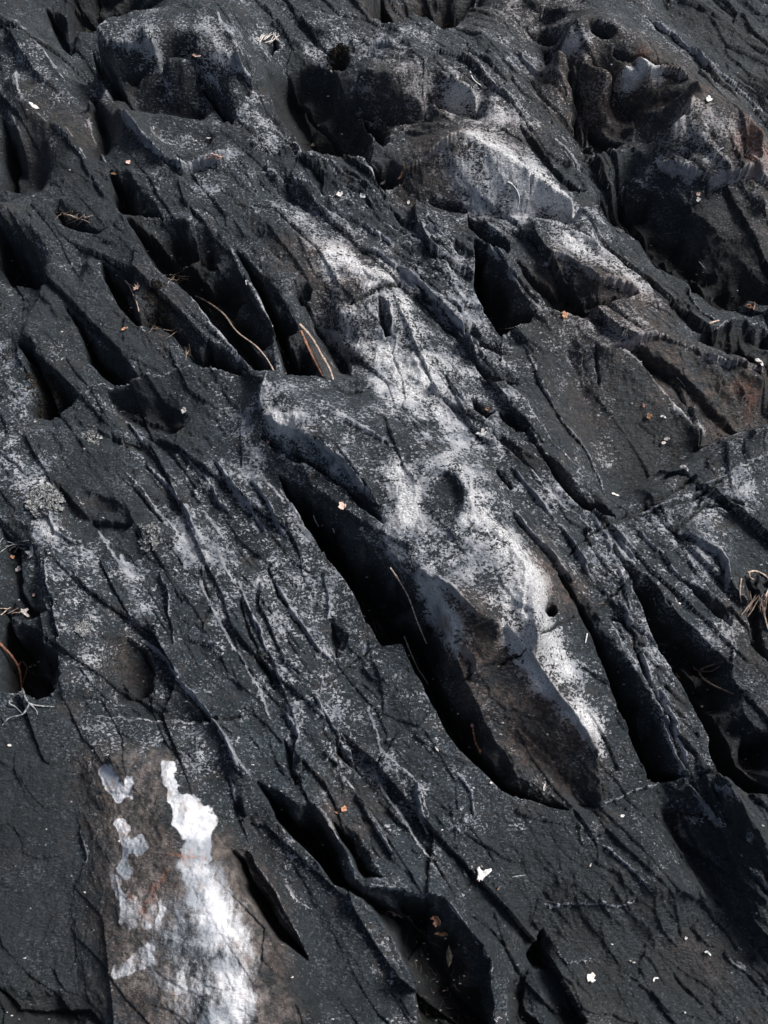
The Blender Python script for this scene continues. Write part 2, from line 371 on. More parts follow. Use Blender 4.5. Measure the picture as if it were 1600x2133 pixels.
# steps: height cm, reach mm, raised side | line
STEPS = '''
2.2 22 NE | 243,222 262,255 300,297 330,322 352,345 375,356 405,358 440,352 465,335 480,312
1.5 18 N | 190,84 215,104 280,112 330,121 345,130
1.0 15 SW | 65,88 90,112 120,155 150,190
0.8 12 SW | 35,150 45,195 75,235 110,262
1.0 14 NE | 100,250 140,290 165,325 190,370 225,420
0.6 10 NE | 180,260 195,300 222,350
1.2 15 SE | 0,95 30,86 65,88
1.0 15 NE | 480,120 510,160 530,190
1.0 10 SW | 560,240 590,290 640,335
1.6 14 S | 548,345 590,328 640,334 690,332 740,332
1.4 10 SW | 640,336 690,355 720,380 790,405
1.3 10 S | 520,355 570,360 610,395 650,405 680,430
1.2 9 SW | 740,334 760,355 790,400
1.0 12 SW | 660,440 720,470 745,505
1.0 12 NE | 330,470 400,560 430,600
1.4 14 N | 790,405 850,370 900,330 965,282
0.7 8 N | 700,150 740,135 780,100 830,95
1.2 8 S | 745,235 820,258 880,262 960,275 1040,265
0.8 8 S | 560,52 600,40 680,32 720,45
1.2 14 S | 780,60 830,62 865,38 900,60 920,75
0.7 7 SW | 1000,120 1080,190 1150,240 1210,290
0.7 6 SW | 960,110 1040,200 1120,270 1180,330 1215,370
0.7 6 NE | 1060,80 1120,150 1180,210 1210,240
0.9 6 SW | 1180,180 1210,240 1240,322
1.0 9 S | 1225,325 1290,322 1350,312 1400,325
1.6 16 N | 1300,118 1340,160 1380,155 1440,172
0.8 7 SW | 1300,10 1350,50 1400,110 1480,180 1560,240 1600,275
0.8 7 NE | 1330,30 1400,80 1470,160 1540,210 1600,240
0.7 6 SW | 1390,30 1440,80 1500,150
1.0 10 SE | 1440,215 1415,250 1390,290
1.8 16 N | 1350,350 1400,372 1480,385 1540,372 1600,352
1.2 10 S | 1450,180 1420,205 1370,240 1320,285
0.8 9 S | 1240,385 1310,395 1370,400 1385,430
1.4 9 N | 1127,545 1176,549 1210,571 1240,601 1285,601 1340,612
1.2 9 SW | 1100,475 1180,490 1250,520 1320,570 1400,640 1460,690
0.9 7 NE | 1420,600 1450,640 1500,675
1.2 8 N | 1250,722 1330,722 1380,712 1440,722 1470,738
1.2 8 SW | 1250,722 1300,735 1345,775 1400,835 1440,885 1470,925
1.0 10 N | 1465,736 1520,752 1600,785
1.2 10 S | 1470,690 1540,668 1600,660
1.0 8 NE | 1020,515 1060,560 1100,610 1130,650
0.8 8 S | 1100,665 1140,648 1200,655 1250,675
0.7 6 NE | 1080,700 1120,790 1170,880 1230,960 1270,1060
0.7 6 SW | 1040,790 1100,850 1150,930 1200,980
1.5 18 S | 1600,885 1540,912 1480,935 1400,975 1330,1015 1275,1042
0.8 8 S | 1600,950 1520,990 1440,1030 1370,1060 1290,1090
0.8 6 SW | 1190,1000 1230,1030 1262,1075
0.7 6 SW | 980,840 1050,920 1130,1010 1200,1080 1260,1150
0.8 6 NE | 1050,960 1120,1050 1190,1140 1240,1220
1.2 8 NE | 1060,1060 1110,1120 1165,1185 1200,1220
0.7 5 NE | 1280,1230 1320,1330 1360,1430 1420,1550 1440,1600
0.6 5 SW | 1265,1285 1310,1360 1350,1430 1400,1520 1430,1590
0.6 5 NE | 1210,1060 1260,1130 1290,1200 1310,1290
0.9 8 NE | 1270,1110 1300,1150 1340,1195
1.2 12 N | 1405,1112 1450,1135 1495,1161 1508,1185 1510,1240
0.7 8 NE | 1310,1100 1380,1170 1420,1220
1.0 9 E | 1530,1380 1520,1310 1530,1400
1.0 7 SW | 1370,1480 1430,1600 1470,1690 1540,1800 1590,1860
1.4 8 NE | 1425,1615 1460,1680 1500,1740 1560,1830 1600,1880
0.7 5 NE | 1480,1620 1520,1690 1570,1780
1.4 9 E | 820,560 880,600 920,650 960,690 985,740
0.9 6 NE | 750,520 780,530 850,580 900,640 940,680
1.0 7 SW | 840,470 900,500 960,550 985,580
0.8 6 SW | 780,460 850,500 930,560 970,620
0.7 6 NE | 700,450 760,480 820,520
1.0 8 N | 735,632 770,610 800,600 830,592
0.8 8 NE | 660,680 700,710 720,740 735,790
0.9 7 SW | 930,600 980,680 1000,730 1060,745
0.9 8 SW | 870,760 920,830 960,880
1.0 10 W | 810,620 820,660 815,700
1.4 12 SE | 545,860 540,830 548,800 562,780
1.2 9 S | 180,820 215,808 262,798 330,786 380,774 440,770 525,778
2.0 20 N | 545,865 580,895 624,918 670,944 712,974 735,1008 770,1040 795,1052
0.5 10 N | 690,860 740,890 800,920 830,940
0.8 14 NE | 240,860 270,890 300,920 340,960
0.8 10 NE | 300,950 340,1000 390,1070 430,1150
0.8 10 NE | 370,930 430,1010 480,1080
0.7 10 SW | 250,960 310,1030 370,1110 410,1180
0.9 10 NE | 440,960 500,1040 560,1120
0.8 10 NE | 520,1000 560,1060 600,1120
0.9 12 E | 90,1040 120,1110 150,1130 180,1135
0.6 5 SW | 150,1010 180,1065 210,1115 245,1160 275,1200
1.0 10 E | 100,1150 95,1200 110,1250 125,1330 120,1370
1.2 8 NE | 280,1315 330,1360 370,1410 410,1455 450,1515 490,1580 520,1640
0.9 6 NE | 330,1180 350,1240 355,1300 365,1350
0.9 6 SW | 400,1180 440,1260 500,1370 550,1450 580,1510
0.9 6 NE | 480,1180 520,1270 560,1370 590,1440
0.8 6 SW | 440,1130 500,1220 540,1310
0.8 6 NE | 560,1200 620,1290 660,1350 700,1380
0.9 6 NE | 670,1180 690,1240 680,1290
0.8 6 SE | 720,1375 690,1420 650,1460 590,1470
1.2 7 E | 655,1460 680,1500 710,1560 740,1570
1.0 8 NE | 590,1450 620,1530 610,1600 640,1640
0.9 7 SW | 760,1470 800,1560 870,1630 905,1730
1.1 7 NE | 870,1620 868,1660 885,1710 895,1740
0.9 6 SW | 780,1590 830,1680 870,1750 905,1800
0.9 6 SW | 700,1600 760,1670 800,1730 820,1780
0.8 6 NE | 740,1650 790,1740 830,1800
0.7 6 NE | 940,1600 980,1650 990,1700
1.5 10 N | 759,1850 822,1857 897,1869 925,1866
1.2 9 NE | 925,1866 960,1912 1002,1964 1017,1998 1022,2050
1.2 8 SW | 440,1500 480,1550 510,1600 540,1640
0.8 7 NE | 480,1600 500,1700 520,1760
1.2 9 NE | 517,1770 540,1818 586,1889 620,1949 650,2002
0.8 6 SW | 590,1840 620,1880 660,1900
1.0 10 S | 170,1490 260,1500 350,1510 440,1505
0.35 12 E | 160,1690 182,1790 150,1890 165,1990 140,2050
0.5 10 N | 1190,1640 1240,1690 1300,1660 1400,1620
0.4 9 NE | 1240,1750 1300,1800 1350,1850 1370,1870
0.4 12 N | 1120,1895 1180,1885 1280,1885 1340,1870
0.35 8 E | 1145,1960 1160,1990 1180,2010 1280,1985
0.4 10 NE | 1500,1980 1560,2030 1600,2080
2.0 22 NE | 879,1217 900,1255 912,1277 930,1320 942,1345
1.2 10 NE | 886,1180 912,1217 950,1255 984,1287 1025,1302 1048,1314 1075,1352 1112,1397 1150,1450 1180,1484 1225,1536 1250,1575
0.35 9 W | 1065,1140 1095,1170 1098,1210 1085,1270 1098,1305
1.0 9 NE | 942,1345 969,1364 984,1382 984,1427
0.35 10 W | 960,960 985,1000 985,1060 1000,1100
'''
# cracks: depth cm, width mm | line
CRACKS = '''
1.5 1.6 | 600,185 640,215 660,240 690,270 720,300 745,330
0.8 1.5 | 630,265 650,255 660,245
1.2 1.8 | 745,235 780,243 820,258 870,262 910,265 960,277 1000,275 1045,267 1100,300
1.0 1.5 | 735,630 760,615 785,603 815,595 835,590
0.8 1.4 | 690,1415 740,1370 800,1345
0.6 1.2 | 810,1372 850,1395
0.8 1.4 | 1240,1272 1280,1240 1310,1212
0.8 1.4 | 1185,1165 1210,1140 1280,1095 1400,1060 1500,1010
1.0 1.6 | 1275,1090 1340,1065 1400,1030 1440,1000
0.8 1.4 | 1265,1282 1300,1290 1320,1320 1335,1380 1350,1430
0.8 1.4 | 1120,1320 1160,1300 1195,1285
0.8 1.4 | 1045,1375 1080,1365 1090,1360
0.6 1.2 | 945,1430 1000,1395 1050,1375
0.8 1.4 | 820,525 870,570 900,600
1.2 1.6 | 440,1508 470,1510 500,1500
0.8 1.4 | 1460,1610 1500,1600
0.8 1.4 | 1500,1040 1540,1060 1470,1050 1450,1070
0.8 1.6 | 1400,1110 1440,1080 1460,1040
0.7 1.4 | 1245,720 1248,780 1250,800
0.8 1.4 | 560,1180 575,1240 600,1260
0.8 1.5 | 505,1260 520,1330 540,1370 570,1430
'''
DIRS = {'N': (0, 1), 'S': (0, -1), 'E': (1, 0), 'W': (-1, 0), 'NE': (1, 1), 'SW': (-1, -1), 'NW': (-1, 1), 'SE': (1, -1)}
RIDGES = '''
1 | 390,609 420,654 450,690 485,730 525,776
1 | 243,222 262,255 300,297 330,322 352,345 375,356 405,358 440,350 470,330 488,310
.8 | 0,95 30,86 65,88
.9 | 65,88 90,112 120,150
.8 | 35,150 33,180 45,200
.7 | 120,240 160,300 185,345
.8 | 185,250 200,300 225,350
.9 | 15,225 30,260 45,285
.9 | 450,20 460,45 480,70 495,100
.9 | 470,125 500,145 525,170
.8 | 208,545 230,590 262,640 300,690 345,740
.8 | 457,484 484,517 502,562 525,597 555,657 570,695
1 | 600,330 640,334 680,355 705,385
.9 | 545,355 580,360 620,395 665,410
.8 | 740,335 760,365 790,400
.8 | 795,404 850,368 900,328 965,282
.9 | 1010,514 1038,544 1066,574 1094,618 1130,655
.9 | 1130,545 1176,549 1210,571 1240,601
1 | 1250,720 1290,730 1340,770 1390,830
1 | 1400,850 1430,875 1470,920
.9 | 1465,740 1520,755 1600,785
1 | 1440,215 1430,245 1395,285
.9 | 1370,172 1440,170
1 | 1295,158 1340,162 1380,155
.8 | 1150,290 1190,330 1212,365
.9 | 1202,195 1225,265 1240,325
1 | 886,1180 912,1215 950,1255 984,1290
1 | 879,1217 912,1277 935,1330
1 | 942,1350 969,1364 984,1384 984,1420
1 | 1045,1311 1075,1352 1112,1397 1150,1450 1180,1484 1247,1570
.9 | 1095,1150 1098,1210 1085,1270
.9 | 960,985 985,1040 985,1070
.8 | 1500,1165 1510,1200 1508,1235
.8 | 1530,1350 1528,1400
.7 | 580,1020 620,1075 650,1120
.8 | 870,1630 868,1660 885,1720
.8 | 780,1610 840,1700 900,1800
.8 | 661,1675 690,1720 735,1820 760,1850
.9 | 925,1866 965,1920 1005,1975 1015,2000
.4 | 1145,1960 1175,2015
.7 | 1530,1990 1600,2070
.8 | 150,1010 180,1065 210,1115 245,1140
.8 | 250,1150 275,1200
.9 | 280,1315 330,1360 400,1450 450,1510 500,1590
.8 | 700,860 740,880 790,920
.7 | 540,1840 580,1900 620,1950
.7 | 540,1000 580,1040 600,1060
.7 | 470,1000 510,1060 540,1110
.7 | 400,1020 440,1090 480,1140
'''
Z0 = Z.copy()
def onA(pts): return np.array([hit(Z0, u, v)[:2] for u, v in pts])
EDGE = np.zeros((NY, NX), np.float32)           # worn crests
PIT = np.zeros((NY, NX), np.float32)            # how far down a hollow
for hd, pts in parse(STEPS):
    d, r = float(hd[0])/100, float(hd[1])/1000; dr = DIRS[hd[2]]
    P = onA(pts); m = r*6
    sx, sy = window(P, m); px = X[sx, sy]+WX[sx, sy]*0.6; py = Y[sx, sy]+WY[sx, sy]*0.6
    dist, side, t, _ = seg_dist(px, py, P)
    v = P[-1]-P[0]; sgn = np.sign(v[0]*dr[1]-v[1]*dr[0])
    up = (side*sgn) > 0
    tap = smooth01(np.minimum(t, 1-t)/0.16+0.05)
    lump = 0.55+0.75*np.clip(0.5+fbm(px, py, 24, 2, 5+int(d*1e4)), 0, 1)
    g = np.where(up, np.exp(-dist/(r*2.6)), 0)-np.where(up, 0, 0.35*np.exp(-dist/(r*0.8)))
    Z[sx, sy] += d*g*tap*lump
    e = np.exp(-(dist/0.0022)**2)*np.where(up, 1, 0.25)*tap*lump
    EDGE[sx, sy] = np.maximum(EDGE[sx, sy], e)
for hd, pts in parse(PITS):
    d, r = float(hd[0])/100, float(hd[1])/1000
    P = onA(pts); sx, sy = window(P, 0.012); wq = 0.12 if len(hd) > 2 else 0.5
    px = X[sx, sy]+WX[sx, sy]*wq; py = Y[sx, sy]+WY[sx, sy]*wq
    dist, side, t, ne = seg_dist(px, py, P, True); ins = inside(px, py, P)
    wr = r*(0.75+(0 if len(hd) > 2 else 3.4)*smooth01((-ne+0.2)/0.9))*np.clip(1+1.6*fbm(px, py, 30, 2, 17+len(pts)), 0.45, 2)
    f = np.where(ins, 1-np.exp(-dist/wr), 0)
    Z[sx, sy] -= d*1.25*f
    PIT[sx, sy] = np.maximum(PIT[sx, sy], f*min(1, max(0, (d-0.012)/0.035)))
    e = np.exp(-(dist/0.0018)**2)*np.where(ins, 0.1, 0.28)*min(1, d/0.04)*np.clip(0.6+fbm(px, py, 30, 2, 91), 0, 1)
    EDGE[sx, sy] = np.maximum(EDGE[sx, sy], e)
for hd, pts in parse(RIDGES):
    P = onA(pts); sx, sy = window(P, 0.02); px = X[sx, sy]+WX[sx, sy]*0.45; py = Y[sx, sy]+WY[sx, sy]*0.45
    dist, side, t, _ = seg_dist(px, py, P)
    v = float(hd[0])*smooth01(np.minimum(t, 1-t)/0.12+0.1)*np.clip(0.75+fbm(px, py, 45, 2, 77), 0.15, 1)
    Z[sx, sy] += 0.0022*v*np.exp(-dist/0.003)
    EDGE[sx, sy] = np.maximum(EDGE[sx, sy], v*np.exp(-(dist/0.0019)**2)*1.3)
for hd, pts in parse(CRACKS):
    d, r = float(hd[0])/100, float(hd[1])/1000
    P = onA(pts); sx, sy = window(P, r*4+0.008); px = X[sx, sy]+WX[sx, sy]*0.6; py = Y[sx, sy]+WY[sx, sy]*0.6
    dist, side, t, _ = seg_dist(px, py, P)
    g = np.exp(-(dist/r)**2)
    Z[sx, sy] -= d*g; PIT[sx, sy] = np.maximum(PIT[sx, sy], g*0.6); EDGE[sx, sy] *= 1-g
print('carved', time.time()-T0)

Z = blur(Z, 1).astype(np.float32)
# ---- surface paint (D: painted shade and dark marks): attribute, strength, radius px | strokes
PAINT = '''
W 1 52 | 700,540 760,560 800,590
W .75 55 | 730,545 790,580
W 1 42 | 690,640 760,700 830,770
W 1 44 | 820,600 850,680 865,760 870,820
W .5 60 | 880,850 940,900 960,950
W .6 60 | 1000,1080 1060,1150 1100,1230
W .5 50 | 1120,1280 1180,1400
W .95 30 | 800,800 850,790
W .8 26 | 550,800 570,850 590,890
W .55 75 | 600,840 700,920 760,980
W .6 40 | 830,850 860,900
W .95 42 | 840,980 850,1040 830,1100
W .85 36 | 930,960 990,1000 990,1070
W .6 60 | 880,1120 950,1180 1020,1260
W .95 40 | 1030,1120 1090,1160 1105,1200
W .8 26 | 1095,1190 1090,1270
W .9 22 | 890,1210 920,1270 950,1350
W .95 24 | 1055,1310 1097,1370 1157,1440 1207,1500 1245,1560
W .75 55 | 1120,1330 1180,1420 1220,1500
W .5 16 | 945,1350 985,1390 985,1430
W .3 26 | 1010,1470 1060,1530
W .45 80 | 900,500 960,640 940,760
W .3 60 | 1000,620 1040,720
W .3 70 | 960,860 1080,1000 1180,1140
W .3 40 | 1180,680 1320,700
W .5 60 | 1000,300 1130,380
W .5 40 | 960,760 900,850
W .45 60 | 650,460 700,520
W .85 70 | 990,330 1060,370 1140,420 1210,440
W .45 60 | 930,360 990,400 1080,420
W .8 50 | 960,205 1020,215
W .55 70 | 780,200 900,200 1040,240
W .5 60 | 780,90 700,70 850,80
W .7 26 | 650,112 660,118
W .7 28 | 545,80 560,112
W .8 30 | 1190,75 1220,90
W .3 40 | 1230,120 1300,150
W .9 16 | 1300,155 1370,155
W .2 50 | 1260,200 1290,220
W .5 60 | 1080,20 1160,30
W .6 60 | 1400,310 1500,330 1600,340
W .45 50 | 1440,240 1520,280
W .35 60 | 1550,420 1580,500
W .75 45 | 1180,510 1270,560 1340,600
W .5 40 | 1240,650 1340,680
W .6 36 | 1250,860 1280,890 1260,920
W .7 24 | 1268,965 1270,960
W .8 14 | 1410,855 1460,900
W .4 60 | 1500,1010 1560,960 1600,920
W .45 60 | 1450,1090 1560,1050
W .45 40 | 1060,860 1160,1000 1240,1110 1300,1300
W .4 34 | 1300,1150 1380,1300 1400,1480 1450,1580
W .5 40 | 10,720 20,800 20,900
W .6 50 | 20,960 60,1020 90,1060
W .7 26 | 90,1020 90,1080 120,1120
W .5 34 | 100,1150 120,1230
W .5 20 | 310,1100 320,1135
W .7 12 | 185,905 200,925
W .45 26 | 190,1290 170,1310
W .45 30 | 270,1180 290,1270
W .45 26 | 215,1370 200,1420 240,1460
W .45 26 | 325,1430 340,1400
W .35 60 | 540,970 500,950 430,1020
W .36 110 | 430,1150 560,1300 680,1450
W .35 90 | 330,1050 420,1200
W .4 70 | 1340,1120 1450,1200 1500,1300
W .35 60 | 1180,700 1240,820
W .3 80 | 200,1200 180,1400
W .35 80 | 1060,90 1150,180
W .3 70 | 1350,60 1450,150
W .34 60 | 640,1500 760,1560 850,1640
W .42 100 | 560,1100 680,1240
W .3 60 | 460,800 500,900
W .3 50 | 250,870 290,910
W .35 60 | 230,1560 330,1540 420,1600
W .3 40 | 600,1740 660,1860
W .35 40 | 1350,1780 1340,1840 1370,1870
W .3 60 | 1380,1660 1440,1720
W .2 120 | 1150,1720 1000,1750
W .55 60 | 330,70 400,60 430,100
W .4 30 | 240,80 300,80
W .3 60 | 120,280 60,180
W .25 60 | 330,290 420,310
W .35 50 | 420,210 380,240
W .5 26 | 480,60 490,110 460,130
W .35 40 | 30,110 110,140
W .4 40 | 500,130 520,220 540,280
W .4 36 | 560,260 600,320
W .45 20 | 200,200 235,215
W .5 16 | 350,350 400,358 460,340 490,320
W .35 50 | 330,390 430,400
W .4 50 | 560,420 640,450
W .3 40 | 60,420 100,400
W .35 40 | 90,500 150,550
W .35 16 | 200,540 230,590 300,680
W .4 20 | 100,730 130,750
W .4 20 | 200,820 230,830
Q 1 18 | 230,1608 248,1640 262,1652
Q .9 12 | 272,1640 276,1625
Q .8 10 | 352,1600 362,1625 368,1650
Q 1 20 | 372,1662 390,1690
Q 1 26 | 395,1700 418,1730 415,1770
Q .9 16 | 425,1785 432,1795
Q 1 12 | 256,1722 266,1750
Q 1 20 | 275,1757 292,1752
Q .9 12 | 266,1775 266,1800 276,1820
Q .75 34 | 400,1810 430,1840 440,1880
Q .8 56 | 425,1850 450,1900 475,1950
Q .5 60 | 390,1880 400,1920 430,1960
Q .68 50 | 480,1960 500,2010
Q .72 54 | 480,2030 490,2080 450,2133
Q .45 50 | 410,2120 380,2133
Q .42 60 | 340,1900 360,1960
Q .7 14 | 250,1832 250,1868 262,1895
Q .6 26 | 270,1900 290,1925
Q .6 10 | 295,1932 330,1938
Q .7 7 | 333,1875 330,1938
Q .6 8 | 330,1938 370,1955 400,1962 520,1955
Q .6 14 | 250,2025 290,2005 318,1992
Q .6 9 | 370,2062 400,2064 445,2062
Q .5 60 | 360,2020 400,2100
Q .42 60 | 330,1900 380,1980
B .9 70 | 300,1680 320,1760
B .9 80 | 280,1800 330,1850
B .8 60 | 200,1620 230,1700
B .8 60 | 470,1800 540,1900
B .8 70 | 240,1950 280,2060 330,2100
B .8 40 | 520,1880 560,1990 570,2100
B .7 60 | 690,560 620,540
B .6 60 | 740,590 720,560
B .8 60 | 1130,1190 1150,1220
B .95 50 | 990,1320 1060,1400 1130,1500 1200,1600
B .7 40 | 930,1300 1000,1440 1080,1560
T .75 62 | 275,1700 320,1850 300,2000 350,2110
T .7 45 | 470,1790 525,1900 545,2010 545,2110
T .7 50 | 330,1620 250,1600
T .4 30 | 1540,270 1590,300
T .35 40 | 880,390 960,300
R .55 3.5 | 352,1777 385,1779 405,1793 435,1801
R .5 4 | 275,1873 285,1890 300,1902 325,1930
R .5 4 | 300,1902 315,1885 318,1862 345,1820
R .6 26 | 1555,285 1590,320
R .5 12 | 1340,110 1342,130
R .5 16 | 1545,810 1570,840
D .5 34 | 915,1030 930,1060
B .5 30 | 1185,1250 1200,1230
D .5 40 | 265,1380 280,1420
D .9 5 | 432,2037 450,2030 488,2028
D .9 6 | 395,2065 415,2062 442,2064
D .9 5 | 436,1937 437,1945
D .9 5 | 456,1934 457,1940
D .9 7 | 444,1965 446,1975
B .6 60 | 1000,1420 1080,1580
B .5 90 | 800,200 900,240 1040,270
B .7 50 | 870,320 960,300 860,380
B .95 80 | 1230,160 1260,200 1310,240 1380,200 1440,190
B .8 60 | 1330,110 1180,130
B .7 60 | 1530,260 1580,300
B .5 90 | 1150,30 1060,20
B .8 80 | 1170,600 1320,640
B .9 80 | 1400,770 1500,850 1560,800
B .4 120 | 1230,860 1260,780
B .8 60 | 900,10 800,20
B .5 60 | 240,270 220,320
B .4 70 | 60,250 110,240
B .5 60 | 660,290 720,320
B .5 50 | 300,610 330,660
B .6 50 | 740,1700 700,1690
B .6 40 | 240,1340 270,1400
B .5 60 | 1580,1260 1570,1340
B .5 60 | 1560,450 1590,520
B .5 50 | 1470,2010 1440,1990
B .5 50 | 660,740 700,770
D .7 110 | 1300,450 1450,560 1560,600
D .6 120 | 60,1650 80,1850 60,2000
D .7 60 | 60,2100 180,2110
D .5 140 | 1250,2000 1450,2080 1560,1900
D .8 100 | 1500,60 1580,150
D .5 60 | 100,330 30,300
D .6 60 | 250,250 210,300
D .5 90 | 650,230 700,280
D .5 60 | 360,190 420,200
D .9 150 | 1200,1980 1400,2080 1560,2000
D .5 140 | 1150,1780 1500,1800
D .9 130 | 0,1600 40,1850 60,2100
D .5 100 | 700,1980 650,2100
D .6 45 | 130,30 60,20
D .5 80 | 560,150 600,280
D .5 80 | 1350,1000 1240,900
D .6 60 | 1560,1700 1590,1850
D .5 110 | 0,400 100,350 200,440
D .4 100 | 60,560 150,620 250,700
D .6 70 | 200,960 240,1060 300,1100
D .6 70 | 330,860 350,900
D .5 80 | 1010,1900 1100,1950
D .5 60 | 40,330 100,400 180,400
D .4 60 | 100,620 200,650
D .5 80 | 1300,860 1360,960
'''
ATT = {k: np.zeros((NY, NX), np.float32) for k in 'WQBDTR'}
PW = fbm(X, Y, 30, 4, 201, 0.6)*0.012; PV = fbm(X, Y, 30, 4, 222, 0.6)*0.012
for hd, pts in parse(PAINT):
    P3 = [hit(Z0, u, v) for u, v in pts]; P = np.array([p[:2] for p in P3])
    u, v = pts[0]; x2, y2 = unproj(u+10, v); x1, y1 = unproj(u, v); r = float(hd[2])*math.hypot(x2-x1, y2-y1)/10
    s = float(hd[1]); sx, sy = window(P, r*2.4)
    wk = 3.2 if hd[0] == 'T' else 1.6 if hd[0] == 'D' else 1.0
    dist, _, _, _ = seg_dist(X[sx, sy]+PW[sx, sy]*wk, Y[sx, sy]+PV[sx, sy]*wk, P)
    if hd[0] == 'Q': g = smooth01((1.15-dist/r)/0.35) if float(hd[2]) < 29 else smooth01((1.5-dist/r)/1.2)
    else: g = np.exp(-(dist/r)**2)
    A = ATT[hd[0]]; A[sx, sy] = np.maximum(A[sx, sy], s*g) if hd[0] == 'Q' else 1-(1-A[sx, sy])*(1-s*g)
print('painted', time.time()-T0)

# ---- slaty grain: long ragged flakes running down to the right, and along the fold at the right
def grain(ang, seed):
    ca, sa = math.cos(ang), math.sin(ang)
    wob = fbm(X, Y, 3, 2, seed+3)*0.02
    a = X*ca+Y*sa; c = -X*sa+Y*ca+wob
    saw = 0
    for f, amp, lf in ((32, 1.0, 5), (75, 0.5, 11), (160, 0.28, 22)):
        n = fbm(a*lf, c*f*0.6, 1, 2, seed+int(f))
        ph = c*f+n*1.6
        q = ph-np.floor(ph)
        on = smooth01((fbm(a*lf*0.8, c*f*0.5, 1, 2, seed+int(f)+5)+0.12)/0.35)
        prof = np.where(q < 0.86, q/0.86, (1-q)/0.14)
        saw = saw+amp*prof*on
    st = fbm(a*14, c*150, 1, 3, seed+77)
    return saw*0.0014+st*0.0010+facets(X, Y, ang, 0.12, 0.034, 0.0032, 0.0085, seed+500)+facets(X, Y, ang+0.12, 0.040, 0.013, 0.0011, 0.0030, seed+600)+facets(X, Y, ang-0.1, 0.013, 0.0050, 0.0005, 0.0012, seed+700)
aF = math.radians(-54)
gA = grain(aF, 301)
gB = grain(math.radians(24), 401)
bx, by = unproj(1430, 1000)
mB = np.exp(-(((X-bx)/0.16)**2+((Y-by-(X-bx)*0.35)/0.09)**2))
G = gA*(1-mB)+gB*mB
SL = np.full((NY, NX), 0.75, np.float32)
for pts, rp, sg in (([(880, 480), (980, 700), (1050, 900), (1150, 1050), (1250, 1250), (1380, 1500), (1480, 1700), (1560, 1900)], 90, 1.7),
                ([(1020, 100), (1120, 180), (1200, 320)], 70, 1.4), ([(1360, 60), (1480, 160), (1600, 260)], 60, 1.4), ([(1250, 350), (1400, 440)], 60, 1.6),
                ([(680, 370), (800, 450), (900, 520)], 60, 1.8), ([(480, 180), (540, 280), (620, 380)], 60, 1.6), ([(1450, 650), (1350, 580)], 50, 1.6),
                ([(700, 1600), (800, 1720), (880, 1780)], 90, 1.5), ([(350, 1000), (450, 1150), (560, 1350)], 120, 1.2), ([(1600, 920), (1450, 1000), (1320, 1080)], 50, 1.6)):
    P = onA(pts); rr = rp*0.0008; sx, sy = window(P, rr*2.2); dist = seg_dist(X[sx, sy], Y[sx, sy], P)[0]
    SL[sx, sy] = np.maximum(SL[sx, sy], sg*np.exp(-(dist/rr)**2))
for (u, v, ru, rv, k) in ((120, 250, 260, 220, .6), (380, 180, 200, 200, .6), (150, 620, 200, 200, .4), (1420, 520, 200, 150, .5), (1300, 180, 200, 160, .5), (660, 240, 130, 120, .6), (1250, 860, 190, 170, .6)):
    x, y = unproj(u, v); x2, y2 = unproj(u+ru, v); x3, y3 = unproj(u, v+rv)
    SL *= 1-k*np.exp(-(((X-x)/(x2-x))**2+((Y-y)/(y3-y))**2)**2)
smoothish = np.clip(ATT['Q']*0.85+ATT['W']*0.15, 0, 0.9)
# smooth places: boulder tops, the shaded slabs
def soft(u, v, ru, rv, s):
    global smoothish
    x, y = unproj(u, v); x2, y2 = unproj(u+ru, v); x3, y3 = unproj(u, v+rv)
    g = np.exp(-(((X-x)/(x2-x))**2+((Y-y)/(y3-y))**2)**1.5)
    smoothish = np.maximum(smoothish, s*g)
for a in ((340, 70, 150, 70, .9), (400, 210, 110, 60, .9), (380, 290, 120, 70, .9), (660, 240, 110, 100, .85), (680, 900, 190, 150, .97),
          (1010, 380, 170, 90, .85), (1290, 150, 150, 120, .8), (1450, 300, 130, 70, .7), (90, 1800, 140, 300, .85), (380, 1850, 220, 330, .85),
          (930, 1080, 190, 170, .97), (1120, 1350, 170, 260, .97), (1000, 1250, 150, 150, .95), (700, 2000, 150, 150, .6), (150, 1100, 120, 120, .8), (1250, 860, 160, 160, .6), (120, 300, 120, 140, .7)):
    soft(*a)
soft(735, 590, 110, 90, .7); soft(770, 700, 90, 80, .6)
Z += facets(X, Y, math.radians(-50), 0.24, 0.08, 0.0065, 0.027, 881, 0.22)*0.85*(1-smoothish)
Z += G*(1-smoothish)*SL
Z += (1-0.5*smoothish)*0.012*np.abs(fbm((X*math.cos(aF)+Y*math.sin(aF))*4+WX*20, (-X*math.sin(aF)+Y*math.cos(aF))*14, 1, 4, 711))
Z += fbm(X, Y, 22, 4, 501, 0.5)*0.0042*(1-0.4*smoothish)+fbm(X, Y, 120, 3, 521, 0.55)*0.0010
Z += fbm(X, Y, 320, 2, 561)*0.0009+fbm(X, Y, 90, 3, 571, 0.6)*0.0022*ATT['W']+facets(X, Y, aF+0.5, 0.05, 0.035, 0.0012, 0.003, 951)*(1-0.6*smoothish)
# beyond the picture the outcrop goes on as larger folds
out = smooth01((np.maximum(np.maximum(-X-0.72, X-0.72), np.maximum(-Y-0.1, Y-1.7)))/0.5)
ca, sa = math.cos(aF), math.sin(aF)
Z += out*(fbm((X*ca+Y*sa)*0.8, (-X*sa+Y*ca)*3.2, 1, 4, 611)*0.09+fbm(X, Y, 0.5, 3, 633)*0.25)
print('grain', time.time()-T0)

